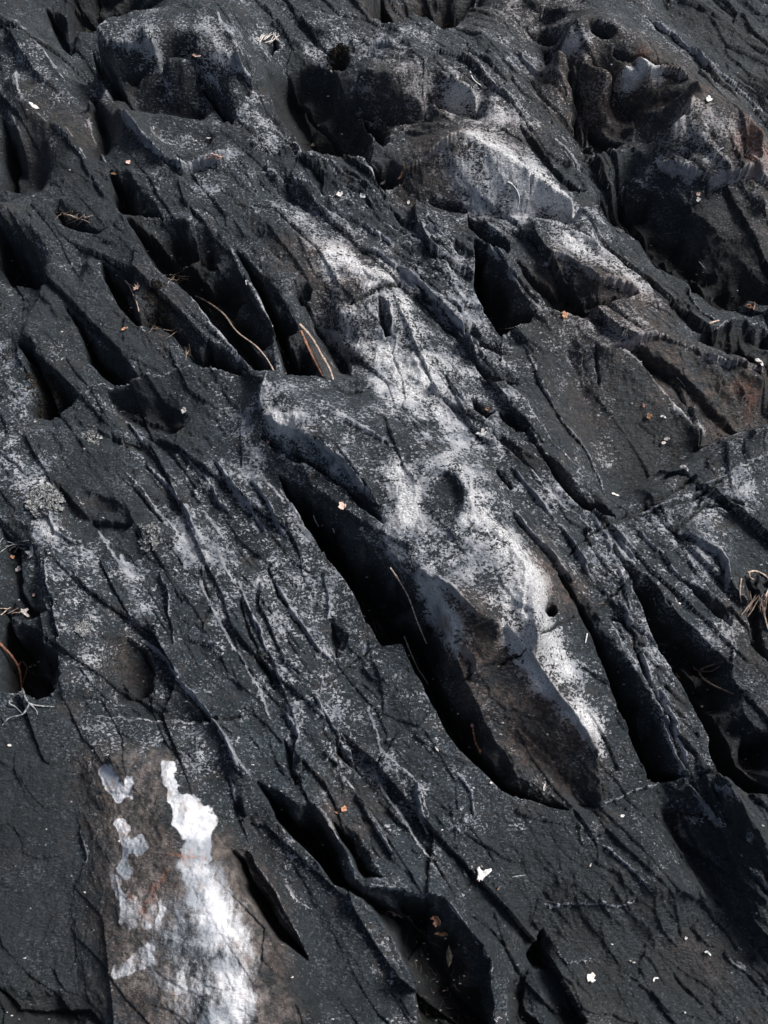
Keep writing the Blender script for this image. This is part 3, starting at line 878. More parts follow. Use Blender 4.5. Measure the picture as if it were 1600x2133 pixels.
# ------------------------------------------------------------------ object helpers
def mat(name): 
    m = bpy.data.materials.new(name); m.use_nodes = True; return m
class NG:
    def __init__(s, m): s.t = m.node_tree; s.b = s.t.nodes['Principled BSDF']; s.m = m
    def n(s, typ, **kw):
        nd = s.t.nodes.new(typ)
        for k, v in kw.items():
            if k.startswith('i_'): nd.inputs[k[2:].replace('_', ' ')].default_value = v
            else: setattr(nd, k, v)
        return nd
    def l(s, a, b): s.t.links.new(a, b)
    def math(s, op, a, b=None, clamp=False):
        nd = s.t.nodes.new('ShaderNodeMath'); nd.operation = op; nd.use_clamp = clamp
        for k, v in enumerate((a, b)):
            if v is None: continue
            if hasattr(v, 'links'): s.l(v, nd.inputs[k])
            else: nd.inputs[k].default_value = v
        return nd.outputs[0]
    def ramp(s, x, lo, hi):
        nd = s.t.nodes.new('ShaderNodeMapRange'); nd.interpolation_type = 'SMOOTHSTEP'
        s.l(x, nd.inputs[0])
        for k, v in ((1, lo), (2, hi)):
            if hasattr(v, 'links'): s.l(v, nd.inputs[k])
            else: nd.inputs[k].default_value = v
        return nd.outputs[0]
    def mix(s, f, a, b):
        nd = s.t.nodes.new('ShaderNodeMix'); nd.data_type = 'RGBA'
        for k, v in ((0, f), (6, a), (7, b)):
            if hasattr(v, 'links'): s.l(v, nd.inputs[k])
            else: nd.inputs[k].default_value = v if k == 0 else (*v, 1)
        return nd.outputs[2]
    def noise(s, vec, scale, detail=4, rough=0.6, dist=0):
        nd = s.n('ShaderNodeTexNoise'); s.l(vec, nd.inputs['Vector'])
        nd.inputs['Scale'].default_value = scale; nd.inputs['Detail'].default_value = detail
        nd.inputs['Roughness'].default_value = rough; nd.inputs['Distortion'].default_value = dist
        return nd.outputs[0]
    def attr(s, name):
        nd = s.n('ShaderNodeAttribute'); nd.attribute_name = name; return nd.outputs['Fac']

def rock_material():
    m = mat('slate_rock'); g = NG(m)
    co = g.n('ShaderNodeTexCoord').outputs['Object']
    mp = g.n('ShaderNodeMapping'); g.l(co, mp.inputs[0]); mp.inputs['Rotation'].default_value = (0, 0, -aF); mp.inputs['Scale'].default_value = (0.35, 1, 1)
    al = mp.outputs[0]
    W, Q, B, D, E, Pt = (g.attr(k) for k in ('lichen', 'quartz', 'brown', 'dark', 'crest', 'pit'))
    base = g.mix(g.ramp(g.noise(co, 9, 5), 0.35, 0.65), (0.008, 0.0135, 0.0170), (0.018, 0.028, 0.036))
    base = g.mix(g.math('MULTIPLY', g.ramp(g.noise(al, 60, 5, 0.65), 0.45, 0.75), 0.75), base, (0.042, 0.054, 0.066))
    gr = g.math('ADD', g.math('MULTIPLY', g.noise(co, 330, 2.5, 0.6, 0.4), 0.55), g.math('MULTIPLY', g.noise(al, 480, 2, 0.6), 0.45))
    gp = g.math('MULTIPLY', g.ramp(g.noise(co, 13, 5, 0.65), 0.30, 0.68), 0.07)
    gt = g.math('SUBTRACT', 0.585, gp)
    base = g.mix(g.math('MULTIPLY', g.ramp(gr, gt, g.math('ADD', gt, 0.03)), 0.9), base, g.mix(g.ramp(g.noise(co, 38, 4), 0.4, 0.62), (0.052, 0.072, 0.090), (0.16, 0.18, 0.205)))
    base = g.mix(g.math('MULTIPLY', g.ramp(gr, 0.47, 0.40), 0.75), base, (0.008, 0.010, 0.012))
    base = g.mix(g.math('MULTIPLY', g.ramp(g.noise(co, 24, 6, 0.7), 0.53, 0.66), 0.5), base, (0.062, 0.052, 0.046))
    base = g.mix(g.math('MULTIPLY', D, 0.62), base, (0.016, 0.019, 0.021))  # shade of dim slabs and outer edges painted dark, with small dark marks
    brn = g.mix(g.ramp(g.noise(co, 130, 4, 0.7), 0.4, 0.65), (0.030, 0.021, 0.017), (0.155, 0.110, 0.088))
    bm = g.math('MULTIPLY', B, g.ramp(g.noise(co, 28, 5, 0.7), 0.30, 0.62))
    base = g.mix(g.math('MULTIPLY', bm, 0.85), base, brn)
    # fine grey crust: speckle whose cover follows the lichen amount
    W = g.math('MULTIPLY', W, g.math('ADD', 0.62, g.math('MULTIPLY', g.ramp(g.noise(co, 16, 5, 0.65), 0.36, 0.6), 0.42)))
    n1 = g.noise(co, 270, 2.5, 0.6, 0.6); n2 = g.noise(al, 420, 2, 0.6); n3 = g.noise(co, 26, 4, 0.6)
    sp = g.math('ADD', g.math('MULTIPLY', n1, 0.6), g.math('MULTIPLY', n2, 0.4))
    cover = g.math('ADD', g.math('ADD', g.math('MULTIPLY', W, 0.255), g.math('MULTIPLY', E, 0.30)), g.math('MULTIPLY', g.math('SUBTRACT', n3, 0.5), 0.60))
    cover = g.math('SUBTRACT', cover, g.math('MULTIPLY', Pt, 0.22))
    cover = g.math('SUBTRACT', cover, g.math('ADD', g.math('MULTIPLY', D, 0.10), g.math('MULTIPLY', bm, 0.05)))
    th = g.math('SUBTRACT', 0.612, cover)
    sm = g.ramp(sp, th, g.math('ADD', th, 0.05))
    crust = g.mix(g.ramp(g.noise(co, 70, 4), 0.35, 0.7), (0.20, 0.22, 0.255), (0.56, 0.57, 0.60))
    crust = g.mix(g.math('MULTIPLY', B, 0.75), crust, (0.34, 0.255, 0.215))
    crust = g.mix(g.ramp(W, 0.5, 1.0), crust, g.mix(g.ramp(g.noise(co, 420, 4, 0.7), 0.36, 0.60), (0.42, 0.42, 0.43), (0.98, 0.97, 0.97)))
    col = g.mix(g.math('MULTIPLY', sm, 0.92), base, crust)
    # sparse hard white flecks
    v = g.n('ShaderNodeTexVoronoi'); g.l(co, v.inputs['Vector']); v.inputs['Scale'].default_value = 110
    fl = g.math('MULTIPLY', g.ramp(v.outputs['Distance'], 0.16, 0.08), g.ramp(g.noise(co, 45, 3), 0.60, 0.66))
    col = g.mix(g.math('MULTIPLY', fl, 0.8), col, (0.5, 0.49, 0.48))
    tn = g.mix(g.ramp(g.noise(co, 95, 6, 0.75), 0.36, 0.64), (0.030, 0.027, 0.026), (0.26, 0.22, 0.20))
    tm = g.ramp(g.math('ADD', g.attr('tan'), g.math('MULTIPLY', g.math('SUBTRACT', g.noise(co, 40, 5, 0.7), 0.5), 1.6)), 0.15, 1.0)
    col = g.mix(tm, col, tn)
    # white vein
    mq = g.n('ShaderNodeMapping'); g.l(co, mq.inputs[0]); mq.inputs['Scale'].default_value = (1.5, 0.7, 1)
    qn = g.noise(mq.outputs[0], 55, 6, 0.74)
    qm = g.ramp(g.math('ADD', Q, g.math('MULTIPLY', g.math('SUBTRACT', qn, 0.5), 1.7)), 0.30, 0.80)
    qc = g.mix(g.ramp(g.noise(co, 18, 5, 0.6), 0.40, 0.62), (0.24, 0.26, 0.29), (0.66, 0.66, 0.68))
    st = g.math('MULTIPLY', g.ramp(g.noise(co, 42, 6, 0.7), 0.52, 0.68), 0.75)
    qc = g.mix(st, qc, (0.33, 0.26, 0.23))
    col = g.mix(qm, col, qc)
    col = g.mix(g.math('MULTIPLY', g.attr('rust'), g.ramp(g.noise(co, 150, 4), 0.3, 0.6)), col, (0.30, 0.115, 0.06))
    soil_shade = g.mix(g.ramp(g.noise(co, 160, 4, 0.7), 0.5, 0.72), (0.010, 0.012, 0.014), (0.026, 0.025, 0.024))
    col = g.mix(g.ramp(Pt, 0.18, 0.60), col, soil_shade)  # soil plus the shade of deep hollows, walls included, painted into the colour
    g.l(col, g.b.inputs['Base Color'])
    ro = g.n('ShaderNodeMapRange'); g.l(g.noise(co, 60, 4), ro.inputs[0]); ro.inputs[3].default_value = 0.42; ro.inputs[4].default_value = 0.75
    g.l(ro.outputs[0], g.b.inputs['Roughness']); g.b.inputs['Specular IOR Level'].default_value = 0.5
    h = g.math('ADD', g.math('MULTIPLY', sm, 0.45), g.math('ADD', g.math('MULTIPLY', g.noise(al, 260, 4, 0.8), 1.7), g.math('MULTIPLY', g.noise(co, 75, 5, 0.65), 1.6)))
    bp = g.n('ShaderNodeBump'); g.l(h, bp.inputs['Height']); bp.inputs['Distance'].default_value = 0.0048
    g.l(g.math('SUBTRACT', 0.9, g.math('MULTIPLY', Q, 0.55)), bp.inputs['Strength'])
    g.l(bp.outputs[0], g.b.inputs['Normal'])
    return m

# ------------------------------------------------------------------ the rock
me = bpy.data.meshes.new('bedrock')
nv = NX*NY; co = np.empty((nv, 3), np.float32)
co[:, 0] = X.ravel(); co[:, 1] = Y.ravel(); co[:, 2] = Z.ravel()
ii = (np.arange(NY-1)[:, None]*NX+np.arange(NX-1)[None, :]).ravel().astype(np.int32)
quads = np.stack([ii, ii+1, ii+NX+1, ii+NX], 1).ravel(); nf = len(ii)
me.vertices.add(nv); me.vertices.foreach_set('co', co.ravel())
me.loops.add(nf*4); me.loops.foreach_set('vertex_index', quads)
me.polygons.add(nf); me.polygons.foreach_set('loop_start', np.arange(0, nf*4, 4, dtype=np.int32))
try: me.polygons.foreach_set('loop_total', np.full(nf, 4, np.int32))
except Exception: pass
me.polygons.foreach_set('use_smooth', np.ones(nf, bool))
me.update(calc_edges=True)
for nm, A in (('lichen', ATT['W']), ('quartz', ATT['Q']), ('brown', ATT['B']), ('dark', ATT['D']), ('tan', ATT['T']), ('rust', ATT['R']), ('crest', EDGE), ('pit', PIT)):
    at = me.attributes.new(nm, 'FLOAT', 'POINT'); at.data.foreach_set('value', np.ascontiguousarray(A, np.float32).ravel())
me.materials.append(rock_material())
rock = bpy.data.objects.new('bedrock', me); C.objects.link(rock)
rock['kind'] = 'structure'; rock['label'] = 'dark folded slate bedrock with white lichen crust and deep black crevices'
print('mesh', time.time()-T0)
# ------------------------------------------------------------------ small things lying on the rock
rnd = random.Random(7)
def pxm(z, v):                               # metres per photo pixel near a place
    dx, dy, dz = ray(800, v); return ((z-CAM_H)/dz)/F
def surf(x, y): return sample(Z, x, y)
def normal(x, y, e=0.005):
    n = Vector((surf(x-e, y)-surf(x+e, y), surf(x, y-e)-surf(x, y+e), 2*e)); n.normalize(); return n
def pmat(name, c1, c2, scale=250, rough=0.7, sss=0.0):
    m = mat(name); g = NG(m); co = g.n('ShaderNodeTexCoord').outputs['Object']
    c = g.mix(g.ramp(g.noise(co, scale, 4, 0.65), 0.35, 0.65), c1, c2)
    g.l(c, g.b.inputs['Base Color']); g.b.inputs['Roughness'].default_value = rough; g.b.inputs['Specular IOR Level'].default_value = 0.3
    bp = g.n('ShaderNodeBump'); g.l(g.noise(co, scale*2, 3), bp.inputs['Height']); bp.inputs['Distance'].default_value = 0.0006; g.l(bp.outputs[0], g.b.inputs['Normal'])
    return m
M = dict(
    white=pmat('white_petal_skin', (0.52, 0.49, 0.46), (0.82, 0.80, 0.78), 260),
    pale=pmat('pale_dry_leaf', (0.50, 0.44, 0.40), (0.80, 0.74, 0.70), 300),
    pink=pmat('pinkish_dry_scale', (0.62, 0.36, 0.28), (0.85, 0.62, 0.52), 300),
    orange=pmat('orange_dry_leaf', (0.30, 0.13, 0.07), (0.58, 0.32, 0.20), 300),
    brown=pmat('brown_dry_leaf', (0.10, 0.055, 0.03), (0.32, 0.18, 0.10), 260),
    olive=pmat('grey_brown_leaf', (0.13, 0.11, 0.07), (0.30, 0.25, 0.18), 260),
    straw=pmat('straw', (0.22, 0.16, 0.12), (0.56, 0.44, 0.36), 260),
    bark=pmat('twig_bark', (0.10, 0.07, 0.055), (0.28, 0.21, 0.17), 260),
    redbark=pmat('red_brown_bark', (0.14, 0.06, 0.04), (0.34, 0.17, 0.11), 260),
    moss=pmat('dark_moss', (0.012, 0.011, 0.008), (0.055, 0.040, 0.028), 400, 0.9),
    lich=pmat('grey_leafy_lichen', (0.10, 0.105, 0.105), (0.42, 0.42, 0.42), 300, 0.9),
    crumb=pmat('pale_crumb', (0.20, 0.18, 0.17), (0.75, 0.70, 0.66), 60, 0.9),
    thread=pmat('white_thread', (0.62, 0.60, 0.58), (0.85, 0.83, 0.80), 200))
def link(name, verts, faces, m, parent=None, smooth=True):
    me = bpy.data.meshes.new(name); me.from_pydata([tuple(v) for v in verts], [], faces); me.update()
    if smooth: me.polygons.foreach_set('use_smooth', [True]*len(me.polygons))
    me.materials.append(m); o = bpy.data.objects.new(name, me); C.objects.link(o)
    if parent: o.parent = parent
    return o
def tag(o, label, cat, group=None):
    o['label'] = label; o['category'] = cat
    if group: o['group'] = group
    return o
def root(name, loc, label, cat, group=None):
    o = bpy.data.objects.new(name, None); o.location = loc; C.objects.link(o); o.empty_display_size = 0.01
    return tag(o, label, cat, group)
def shift(vs, o): return [Vector(v)-Vector(o) for v in vs]
def path(pts, lift=0.0015, bridge=True, up=0.0):
    H = [Vector(hit(Z, u, v)) for u, v in pts]; n = len(H)
    cum = [0]
    for k in range(1, n): cum.append(cum[-1]+math.dist(pts[k], pts[k-1]))
    out = []
    for k, (u, v) in enumerate(pts):
        t = cum[k]/cum[-1]; zl = H[0].z*(1-t)+H[-1].z*t+up
        p = H[k]
        if bridge and zl > p.z:
            x, y = unproj(u, v, zl)
            if surf(x, y) < zl: p = Vector((x, y, zl))
        out.append(p+Vector((0, 0, lift)))
    return out
def dense(P, n=6):
    Q = []
    for k in range(len(P)-1):
        p0 = P[max(k-1, 0)]; p1 = P[k]; p2 = P[k+1]; p3 = P[min(k+2, len(P)-1)]
        for i in range(n):
            t = i/n; Q.append(0.5*((2*p1)+(p2-p0)*t+(2*p0-5*p1+4*p2-p3)*t*t+(3*p1-p0-3*p2+p3)*t*t*t))
    return Q+[P[-1]]
def tube(P, r0, r1, sides=7, flat=1.0, knob=0.12):
    vs, fs = [], []; n = len(P)
    for k, p in enumerate(P):
        d = (P[min(k+1, n-1)]-P[max(k-1, 0)]).normalized()
        a = d.cross(Vector((0, 0, 1))); a = a.normalized() if a.length > 1e-6 else Vector((1, 0, 0)); b = a.cross(d)
        t = k/(n-1); r = 0.82*(r0+(r1-r0)*t)*(1+(0.35 if k % 9 == 4 else 0)+knob*math.sin(k*2.7+r0*9e3)+knob*rnd.uniform(-1, 1))
        for s in range(sides):
            q = 2*math.pi*s/sides; vs.append(p+a*math.cos(q)*r+b*math.sin(q)*r*flat)
    for k in range(n-1):
        for s in range(sides): fs.append((k*sides+s, k*sides+(s+1) % sides, (k+1)*sides+(s+1) % sides, (k+1)*sides+s))
    fs.append(tuple(range(sides))[::-1]); fs.append(tuple(range((n-1)*sides, n*sides)))
    return vs, fs
def stalk(name, pts, wpx, m, label, cat, group=None, w1=None, flat=0.6, lift=0.0012, branches=(), bridge=True, up=0.0, pname='stem', bname='side_shoot'):
    P = dense(path(pts, lift, bridge, up)); s = pxm(P[0].z, pts[0][1]); r = wpx*s/2; r1 = (w1 if w1 is not None else wpx*0.5)*s/2
    if not branches:
        o0 = P[0]; v, f = tube(shift(P, o0), r, r1, flat=flat); o = link(name, v, f, m); o.location = o0; return tag(o, label, cat, group)
    e = root(name, P[0], label, cat, group); v, f = tube(shift(P, P[0]), r, r1, flat=flat); link(pname, v, f, m, e)
    for bp, bw in branches:
        B = path(bp, lift, bridge, up); B[0] = min(P, key=lambda q: (q-B[0]).length).copy()
        v, f = tube(shift(dense(B), P[0]), bw*s/2, bw*s/4, flat=flat); link(bname, v, f, m, e)
    return e
def blade_mesh(outline, size, curl, thick, seed):
    """closed thin leaf-like sheet: outline in units of half-size, curled and wrinkled"""
    rr = random.Random(seed); n = len(outline); cx = sum(p[0] for p in outline)/n; cy = sum(p[1] for p in outline)/n
    O = []
    for k in range(n):
        a, b = outline[k], outline[(k+1) % n]
        for t in (0, 0.5): O.append(((a[0]*(1-t)+b[0]*t)+rr.uniform(-.05, .05), (a[1]*(1-t)+b[1]*t)+rr.uniform(-.05, .05)))
    n = len(O); rings = (1.0, 0.72, 0.4); top = []
    for q in rings:
        for x, y in O:
            X_, Y_ = cx+(x-cx)*q, cy+(y-cy)*q
            z = curl*(X_*X_*0.6+Y_*Y_*0.9)+0.06*math.sin(X_*7+seed)+0.05*math.cos(Y_*9+seed*2)
            top.append(Vector((X_*size, Y_*size, z*size)))
    top.append(Vector((cx*size, cy*size, 0)))
    L = len(top); bot = [p-Vector((0, 0, thick)) for p in top]; f = []
    for off, flip in ((0, 0), (L, 1)):
        for r in range(2):
            for k in range(n):
                q = (off+r*n+k, off+r*n+(k+1) % n, off+(r+1)*n+(k+1) % n, off+(r+1)*n+k); f.append(q[::-1] if flip else q)
        for k in range(n):
            q = (off+2*n+k, off+2*n+(k+1) % n, off+3*n); f.append(q[::-1] if flip else q)
    for k in range(n): f.append((k, k+L, (k+1) % n+L, (k+1) % n))
    return top+bot, f
SH = dict(
    bird=[(-1, .1), (-.55, .35), (-.3, .15), (.0, .15), (.35, .75), (.7, .55), (.45, .1), (1, .15), (.75, -.3), (.1, -.55), (-.4, -.5), (-.35, -.15)],
    lobes=[(-.8, .6), (-.45, .8), (-.3, .4), (0, .25), (.5, .45), (.95, .5), (1, .2), (.5, -.2), (.1, -.45), (-.3, -.9), (-.6, -.7), (-.95, -.75), (-.75, -.2)],
    oval=[(-1, 0), (-.6, .45), (0, .6), (.6, .45), (1, 0), (.6, -.45), (0, -.6), (-.6, -.45)],
    blob=[(-.8, .1), (-.5, .7), (.1, .6), (.5, .9), (.9, .3), (.6, -.2), (.8, -.6), (.1, -.8), (-.3, -.5), (-.8, -.6)],
    star=[(-1, .2), (-.4, .3), (-.2, .9), (.15, .35), (.8, .75), (.5, .1), (1, -.3), (.35, -.3), (.1, -.9), (-.25, -.35), (-.9, -.6), (-.5, -.1)],
    crescent=[(-1, .3), (-.5, .65), (.1, .6), (.6, .25), (1, -.4), (.85, -.7), (.5, -.2), (0, .1), (-.5, .15), (-.85, -.05)],
    lance=[(-1, 0), (-.5, .22), (0, .3), (.5, .22), (1, .02), (.5, -.2), (0, -.3), (-.5, -.24)])
def place(o, u, v, lift=0.0016, rot=0.0, face=0.35):
    x, y, z = hit(Z, u, v); n = normal(x, y)
    if n.dot(Vector((0, 0, 1))) < 0.3: n = Vector((0, 0, 1))
    view = (Vector((0, 0, CAM_H))-Vector((x, y, z))).normalized(); n = (n*(1-face)+Vector((0, 0, 1))*face).normalized()
    q = n.to_track_quat('Z', 'Y'); ax = q @ Vector((1, 0, 0)); dirw = Vector((math.cos(rot), math.sin(rot), 0)); dirp = (dirw-n*dirw.dot(n)).normalized()
    from mathutils import Matrix
    R = Matrix((dirp, n.cross(dirp), n)).transposed()
    o.matrix_world = Matrix.Translation(Vector((x, y, z))+n*lift) @ R.to_4x4()
    return (x, y, z)
cnt = [0]
def flake(name, u, v, size, shape, m, label, cat, rot=0, curl=0.35, group=None, lift=0.0018, stalk_m=None, rib=False, sy=1.0, thick=0.0005):
    cnt[0] += 1; s = pxm(0.03, v)*size/2; out = [(a, b*sy) for a, b in SH[shape]]
    vs, fs = blade_mesh(out, s, curl, thick, cnt[0])
    if stalk_m is None and not rib:
        o = link(name, vs, fs, m); tag(o, label, cat, group); place(o, u, v, lift, math.radians(rot)); return o
    e = root(name, (0, 0, 0), label, cat, group); link('blade', vs, fs, m, e)
    if rib:
        P = [Vector((x*s, 0.03*s*math.sin(x*3), curl*x*x*0.6*s+s*0.05)) for x in np.linspace(-.92, .95, 9)]
        tv, tf = tube(P, s*0.05, s*0.025, 5); link('midrib', tv, tf, stalk_m or m, e)
    if stalk_m is not None:
        P = [Vector((-s*(0.8+0.5*t), -0.25*s*t, s*(0.05+0.12*t))) for t in np.linspace(0, 1, 5)]
        tv, tf = tube(P, s*0.09, s*0.06, 5); link('stalk', tv, tf, stalk_m, e)
    place(e, u, v, lift, math.radians(rot)); return e
def clump(name, u, v, rpx, n, fpx, m, label, cat, group=None, up=0.6, shapes=('blob', 'oval', 'star'), ry=1.0):
    x0, y0, z0 = hit(Z, u, v); s = pxm(z0, v); V_, F_ = [], []; rr = random.Random(int(u*7+v))
    for k in range(n):
        a = rr.uniform(0, 6.283); q = rpx*s*math.sqrt(rr.random()); x = x0+q*math.cos(a); y = y0+q*math.sin(a)*ry
        z = surf(x, y)
        if abs(z-z0) > rpx*s*1.6: continue
        vs, fs = blade_mesh(SH[rr.choice(shapes)], fpx*s*rr.uniform(.5, 1.1)/2, rr.uniform(.2, .9), 0.0003, k)
        nrm = (normal(x, y)+Vector((rr.uniform(-up, up), rr.uniform(-up, up), 0.2))).normalized(); Q = nrm.to_track_quat('Z', 'Y')
        ca_, sa_ = math.cos(a*3), math.sin(a*3); off = len(V_)
        for p in vs:
            p = Vector((p.x*ca_-p.y*sa_, p.x*sa_+p.y*ca_, p.z)); V_.append(Q @ p+Vector((x-x0, y-y0, z-z0+fpx*s*rr.uniform(.1, .35))))
        F_ += [tuple(i+off for i in f) for f in fs]
    o = link(name, V_, F_, m, smooth=False); o.location = (x0, y0, z0); return tag(o, label, cat, group)

PG = 'pale petals and leaf bits fallen on the rock'
flake('petal', 1003, 903, 25, 'bird', M['white'], 'bright white bird-shaped petal beside the dark gap right of the pale spine', 'petal', 10, .25, PG)
e = root('petal', (0, 0, 0), 'largest bright white two-lobed petal on the lower right slab', 'petal', PG)
vs_, fs_ = blade_mesh(SH['lobes'], pxm(0.02, 1818)*17, .3, 0.0011, 31); link('lobe', vs_, fs_, M['white'], e)
s_ = pxm(.02, 1818)*17; tv, tf = tube([Vector((-s_*.62-s_*.10*t, -s_*.6-s_*.35*t, s_*.14)) for t in (0, .4, .8, 1.0)], s_*.17, s_*.10, 7); link('base', tv, tf, M['pink'], e)
place(e, 1008, 1819, 0.0022, math.radians(4))
flake('leaf_fragment', 1229, 2037, 24, 'blob', M['pale'], 'pale ragged leaf scrap on the dark rock near the bottom edge', 'leaf', 8, .3, PG)
flake('petal', 1363, 2040, 14, 'crescent', M['white'], 'thin white curl right of the pale ragged scrap', 'petal', 50, .4, PG)
flake('petal', 1473, 1985, 15, 'crescent', M['white'], 'short white curl above the brown stain at the lower right', 'petal', -5, .4, PG)
flake('leaf_fragment', 1428, 1954, 8, 'blob', M['pale'], 'tiny square pale chip above the lower right white curl', 'leaf', 60, .2, PG)
flake('leaf_fragment', 713, 1057, 19, 'blob', M['pink'], 'pink curled scale at the left rim of the long central crevice', 'leaf', 70, .9, PG)
flake('leaf_fragment', 716, 1687, 15, 'blob', M['orange'], 'orange flake with crumbs on a stained ledge of the lower middle', 'leaf', 20, .7, PG)
flake('leaf_fragment', 703, 1693, 12, 'lance', M['orange'], 'small orange splinter left of the orange flake on the stained ledge', 'leaf', -20, .4, PG)
flake('leaf_fragment', 558, 921, 11, 'oval', M['pink'], 'round pinkish scale below the left end of the smooth grey boulder', 'leaf', 30, .6, PG)
flake('leaf_fragment', 384, 856, 15, 'blob', M['pale'], 'pale chip on the black hollow under the arched ledge', 'leaf', 35, .5, PG)
flake('leaf_fragment', 1176, 657, 17, 'blob', M['orange'], 'orange crinkled leaf scrap on the dark knob at the right', 'leaf', 80, .4, PG, stalk_m=M['orange'])
flake('leaf_fragment', 411, 117, 20, 'oval', M['pink'], 'pale pink oval scale under the rim of the top left boulder', 'leaf', 0, .4, PG)
flake('leaf_fragment', 71, 223, 27, 'oval', M['pale'], 'pale oval leaf scrap on the smooth slope at the upper left', 'leaf', -28, .3, PG, sy=.7)
flake('leaf_fragment', 267, 340, 11, 'blob', M['pink'], 'small pinkish chip at the foot of the brown face at the left', 'leaf', 0, .7, PG)
flake('leaf_fragment', 240, 363, 20, 'lance', M['brown'], 'brown leaf sliver at the mouth of the hollow below the scoop', 'leaf', 5, .5, PG)
flake('leaf_fragment', 435, 288, 11, 'lance', M['white'], 'tiny white sliver in the middle of the blue-grey scoop', 'leaf', 0, .3, PG)
flake('leaf_fragment', 1581, 757, 22, 'crescent', M['pale'], 'pale curl on the ledge at the right edge', 'leaf', -35, .5, PG)
e = root('petal', (0, 0, 0), 'pale translucent pair of round petals on the mottled right slab', 'petal', PG)
for k_, (ox, oy, sc) in enumerate(((.35, .3, .62), (-.35, -.35, .5))):
    vs_, fs_ = blade_mesh([(a+ox/sc, b+oy/sc) for a, b in SH['oval']], pxm(.03, 918)*11*sc, .15, .0006, 61+k_); link('lobe', vs_, fs_, M['pale'], e)
place(e, 1385, 918, 0.002, math.radians(10))
flake('petal', 1381, 869, 12, 'crescent', M['white'], 'small white curl above the pair of round pale petals', 'petal', 5, .4, PG)
flake('leaf_fragment', 1352, 868, 15, 'blob', M['brown'], 'brown leaf scrap left of the small white curl on the mottled slab', 'leaf', 70, .5, PG)
flake('leaf_fragment', 1341, 845, 12, 'lance', M['orange'], 'orange sliver highest on the mottled right slab', 'leaf', 100, .4, PG)
flake('petal', 1427, 976, 20, 'crescent', M['pale'], 'pale curl in the groove of the long fold at the right', 'petal', -8, .5, PG)
flake('petal', 1280, 1033, 17, 'crescent', M['white'], 'white curl where the fold meets the dark gap', 'petal', 12, .4, PG)
flake('leaf_fragment', 1475, 208, 15, 'blob', M['white'], 'white flake on the tip of the upper right mound', 'leaf', 40, .4, PG)
flake('leaf_fragment', 707, 407, 15, 'blob', M['pale'], 'left of two pale chips on the dark ledge below the black facet', 'leaf', -20, .5, PG)
flake('leaf_fragment', 756, 408, 15, 'blob', M['white'], 'right of two pale chips on the dark ledge below the black facet', 'leaf', 10, .4, PG)
flake('leaf_fragment', 851, 423, 9, 'oval', M['white'], 'tiny white scale at the left foot of the pale slab mound', 'leaf', 80, .3, PG)
flake('leaf_fragment', 842, 362, 34, 'lance', M['brown'], 'brown curled leaf in the notch left of the pale slab mound', 'leaf', 38, .8, PG, rib=True)
flake('leaf_fragment', 800, 381, 17, 'lance', M['pale'], 'pale sliver in the notch beside the brown curled leaf', 'leaf', 12, .4, PG)
flake('leaf_fragment', 655, 302, 24, 'lance', M['olive'], 'olive brown leaf lying on the black facet at the top', 'leaf', 8, .5, PG, rib=True)
flake('leaf_fragment', 1454, 405, 10, 'blob', M['pink'], 'upper pinkish crumb in the shade under the upper right mound', 'leaf', 0, .5, PG)
flake('leaf_fragment', 1454, 417, 11, 'blob', M['pale'], 'lower pale crumb in the shade under the upper right mound', 'leaf', 60, .5, PG)
flake('leaf_fragment', 911, 1560, 13, 'lance', M['pale'], 'pale splinter on the slab left of the black crevice bottom', 'leaf', -55, .5, PG)
flake('leaf_fragment', 1022, 1632, 7, 'oval', M['pale'], 'tiny pale crumb on the slab below the black crevice', 'leaf', 0, .5, PG)
flake('leaf_fragment', 1133, 1642, 18, 'lance', M['pale'], 'pale upright splinter in the lichen near the foot of the brown flank', 'leaf', 75, .5, PG)
flake('leaf_fragment', 1296, 1701, 10, 'oval', M['pale'], 'tiny pale oval on the slab right of the crevice foot', 'leaf', 20, .4, PG)
flake('leaf_fragment', 1230, 1802, 9, 'lance', M['pale'], 'tiny slanting sliver in the middle of the lower right slab', 'leaf', 65, .4, PG)
flake('leaf_fragment', 1037, 1851, 11, 'lance', M['brown'], 'brown sliver below the large two-lobed petal', 'leaf', 60, .4, PG)
flake('leaf_fragment', 716, 1800, 6, 'oval', M['orange'], 'tiny orange crumb alone in the lower black crevice', 'leaf', 0, .5, PG)
flake('dry_leaf', 913, 1916, 26, 'blob', M['orange'], 'orange brown crumpled leaf in the black hollow at the bottom', 'leaf', -60, 1.1, None, rib=True)
flake('dry_leaf', 918, 1940, 28, 'crescent', M['brown'], 'brown curled leaf rim just below the orange crumpled leaf', 'leaf', 200, .7, None)
flake('dry_leaf', 937, 1989, 52, 'lance', M['olive'], 'long narrow grey-brown leaf standing in the black hollow at the bottom', 'leaf', 78, .25, None, rib=True)
flake('dry_leaf', 822, 1901, 40, 'star', M['olive'], 'ragged grey-brown leaf at the left of the black hollow', 'leaf', -25, .5, None, rib=True, sy=.5)
flake('leaf_fragment', 933, 2060, 13, 'blob', M['brown'], 'small brown scrap deep in the bottom hollow', 'leaf', 0, .5, PG)
flake('leaf_fragment', 67, 1147, 28, 'lobes', M['lich'], 'grey curled leaf on the rubble ledge at the left edge', 'leaf', 50, .5, PG, stalk_m=M['lich'])
flake('leaf_fragment', 39, 1187, 15, 'blob', M['pale'], 'pale seed-like scrap with a thin stalk at the left edge', 'leaf', 40, .4, PG, stalk_m=M['straw'])
flake('leaf_fragment', 24, 1162, 11, 'blob', M['orange'], 'orange crumb among the rubble at the left edge', 'leaf', 0, .5, PG)
flake('leaf_fragment', 72, 1240, 9, 'blob', M['pink'], 'pinkish crumb in the dark left hollow', 'leaf', 0, .5, PG)
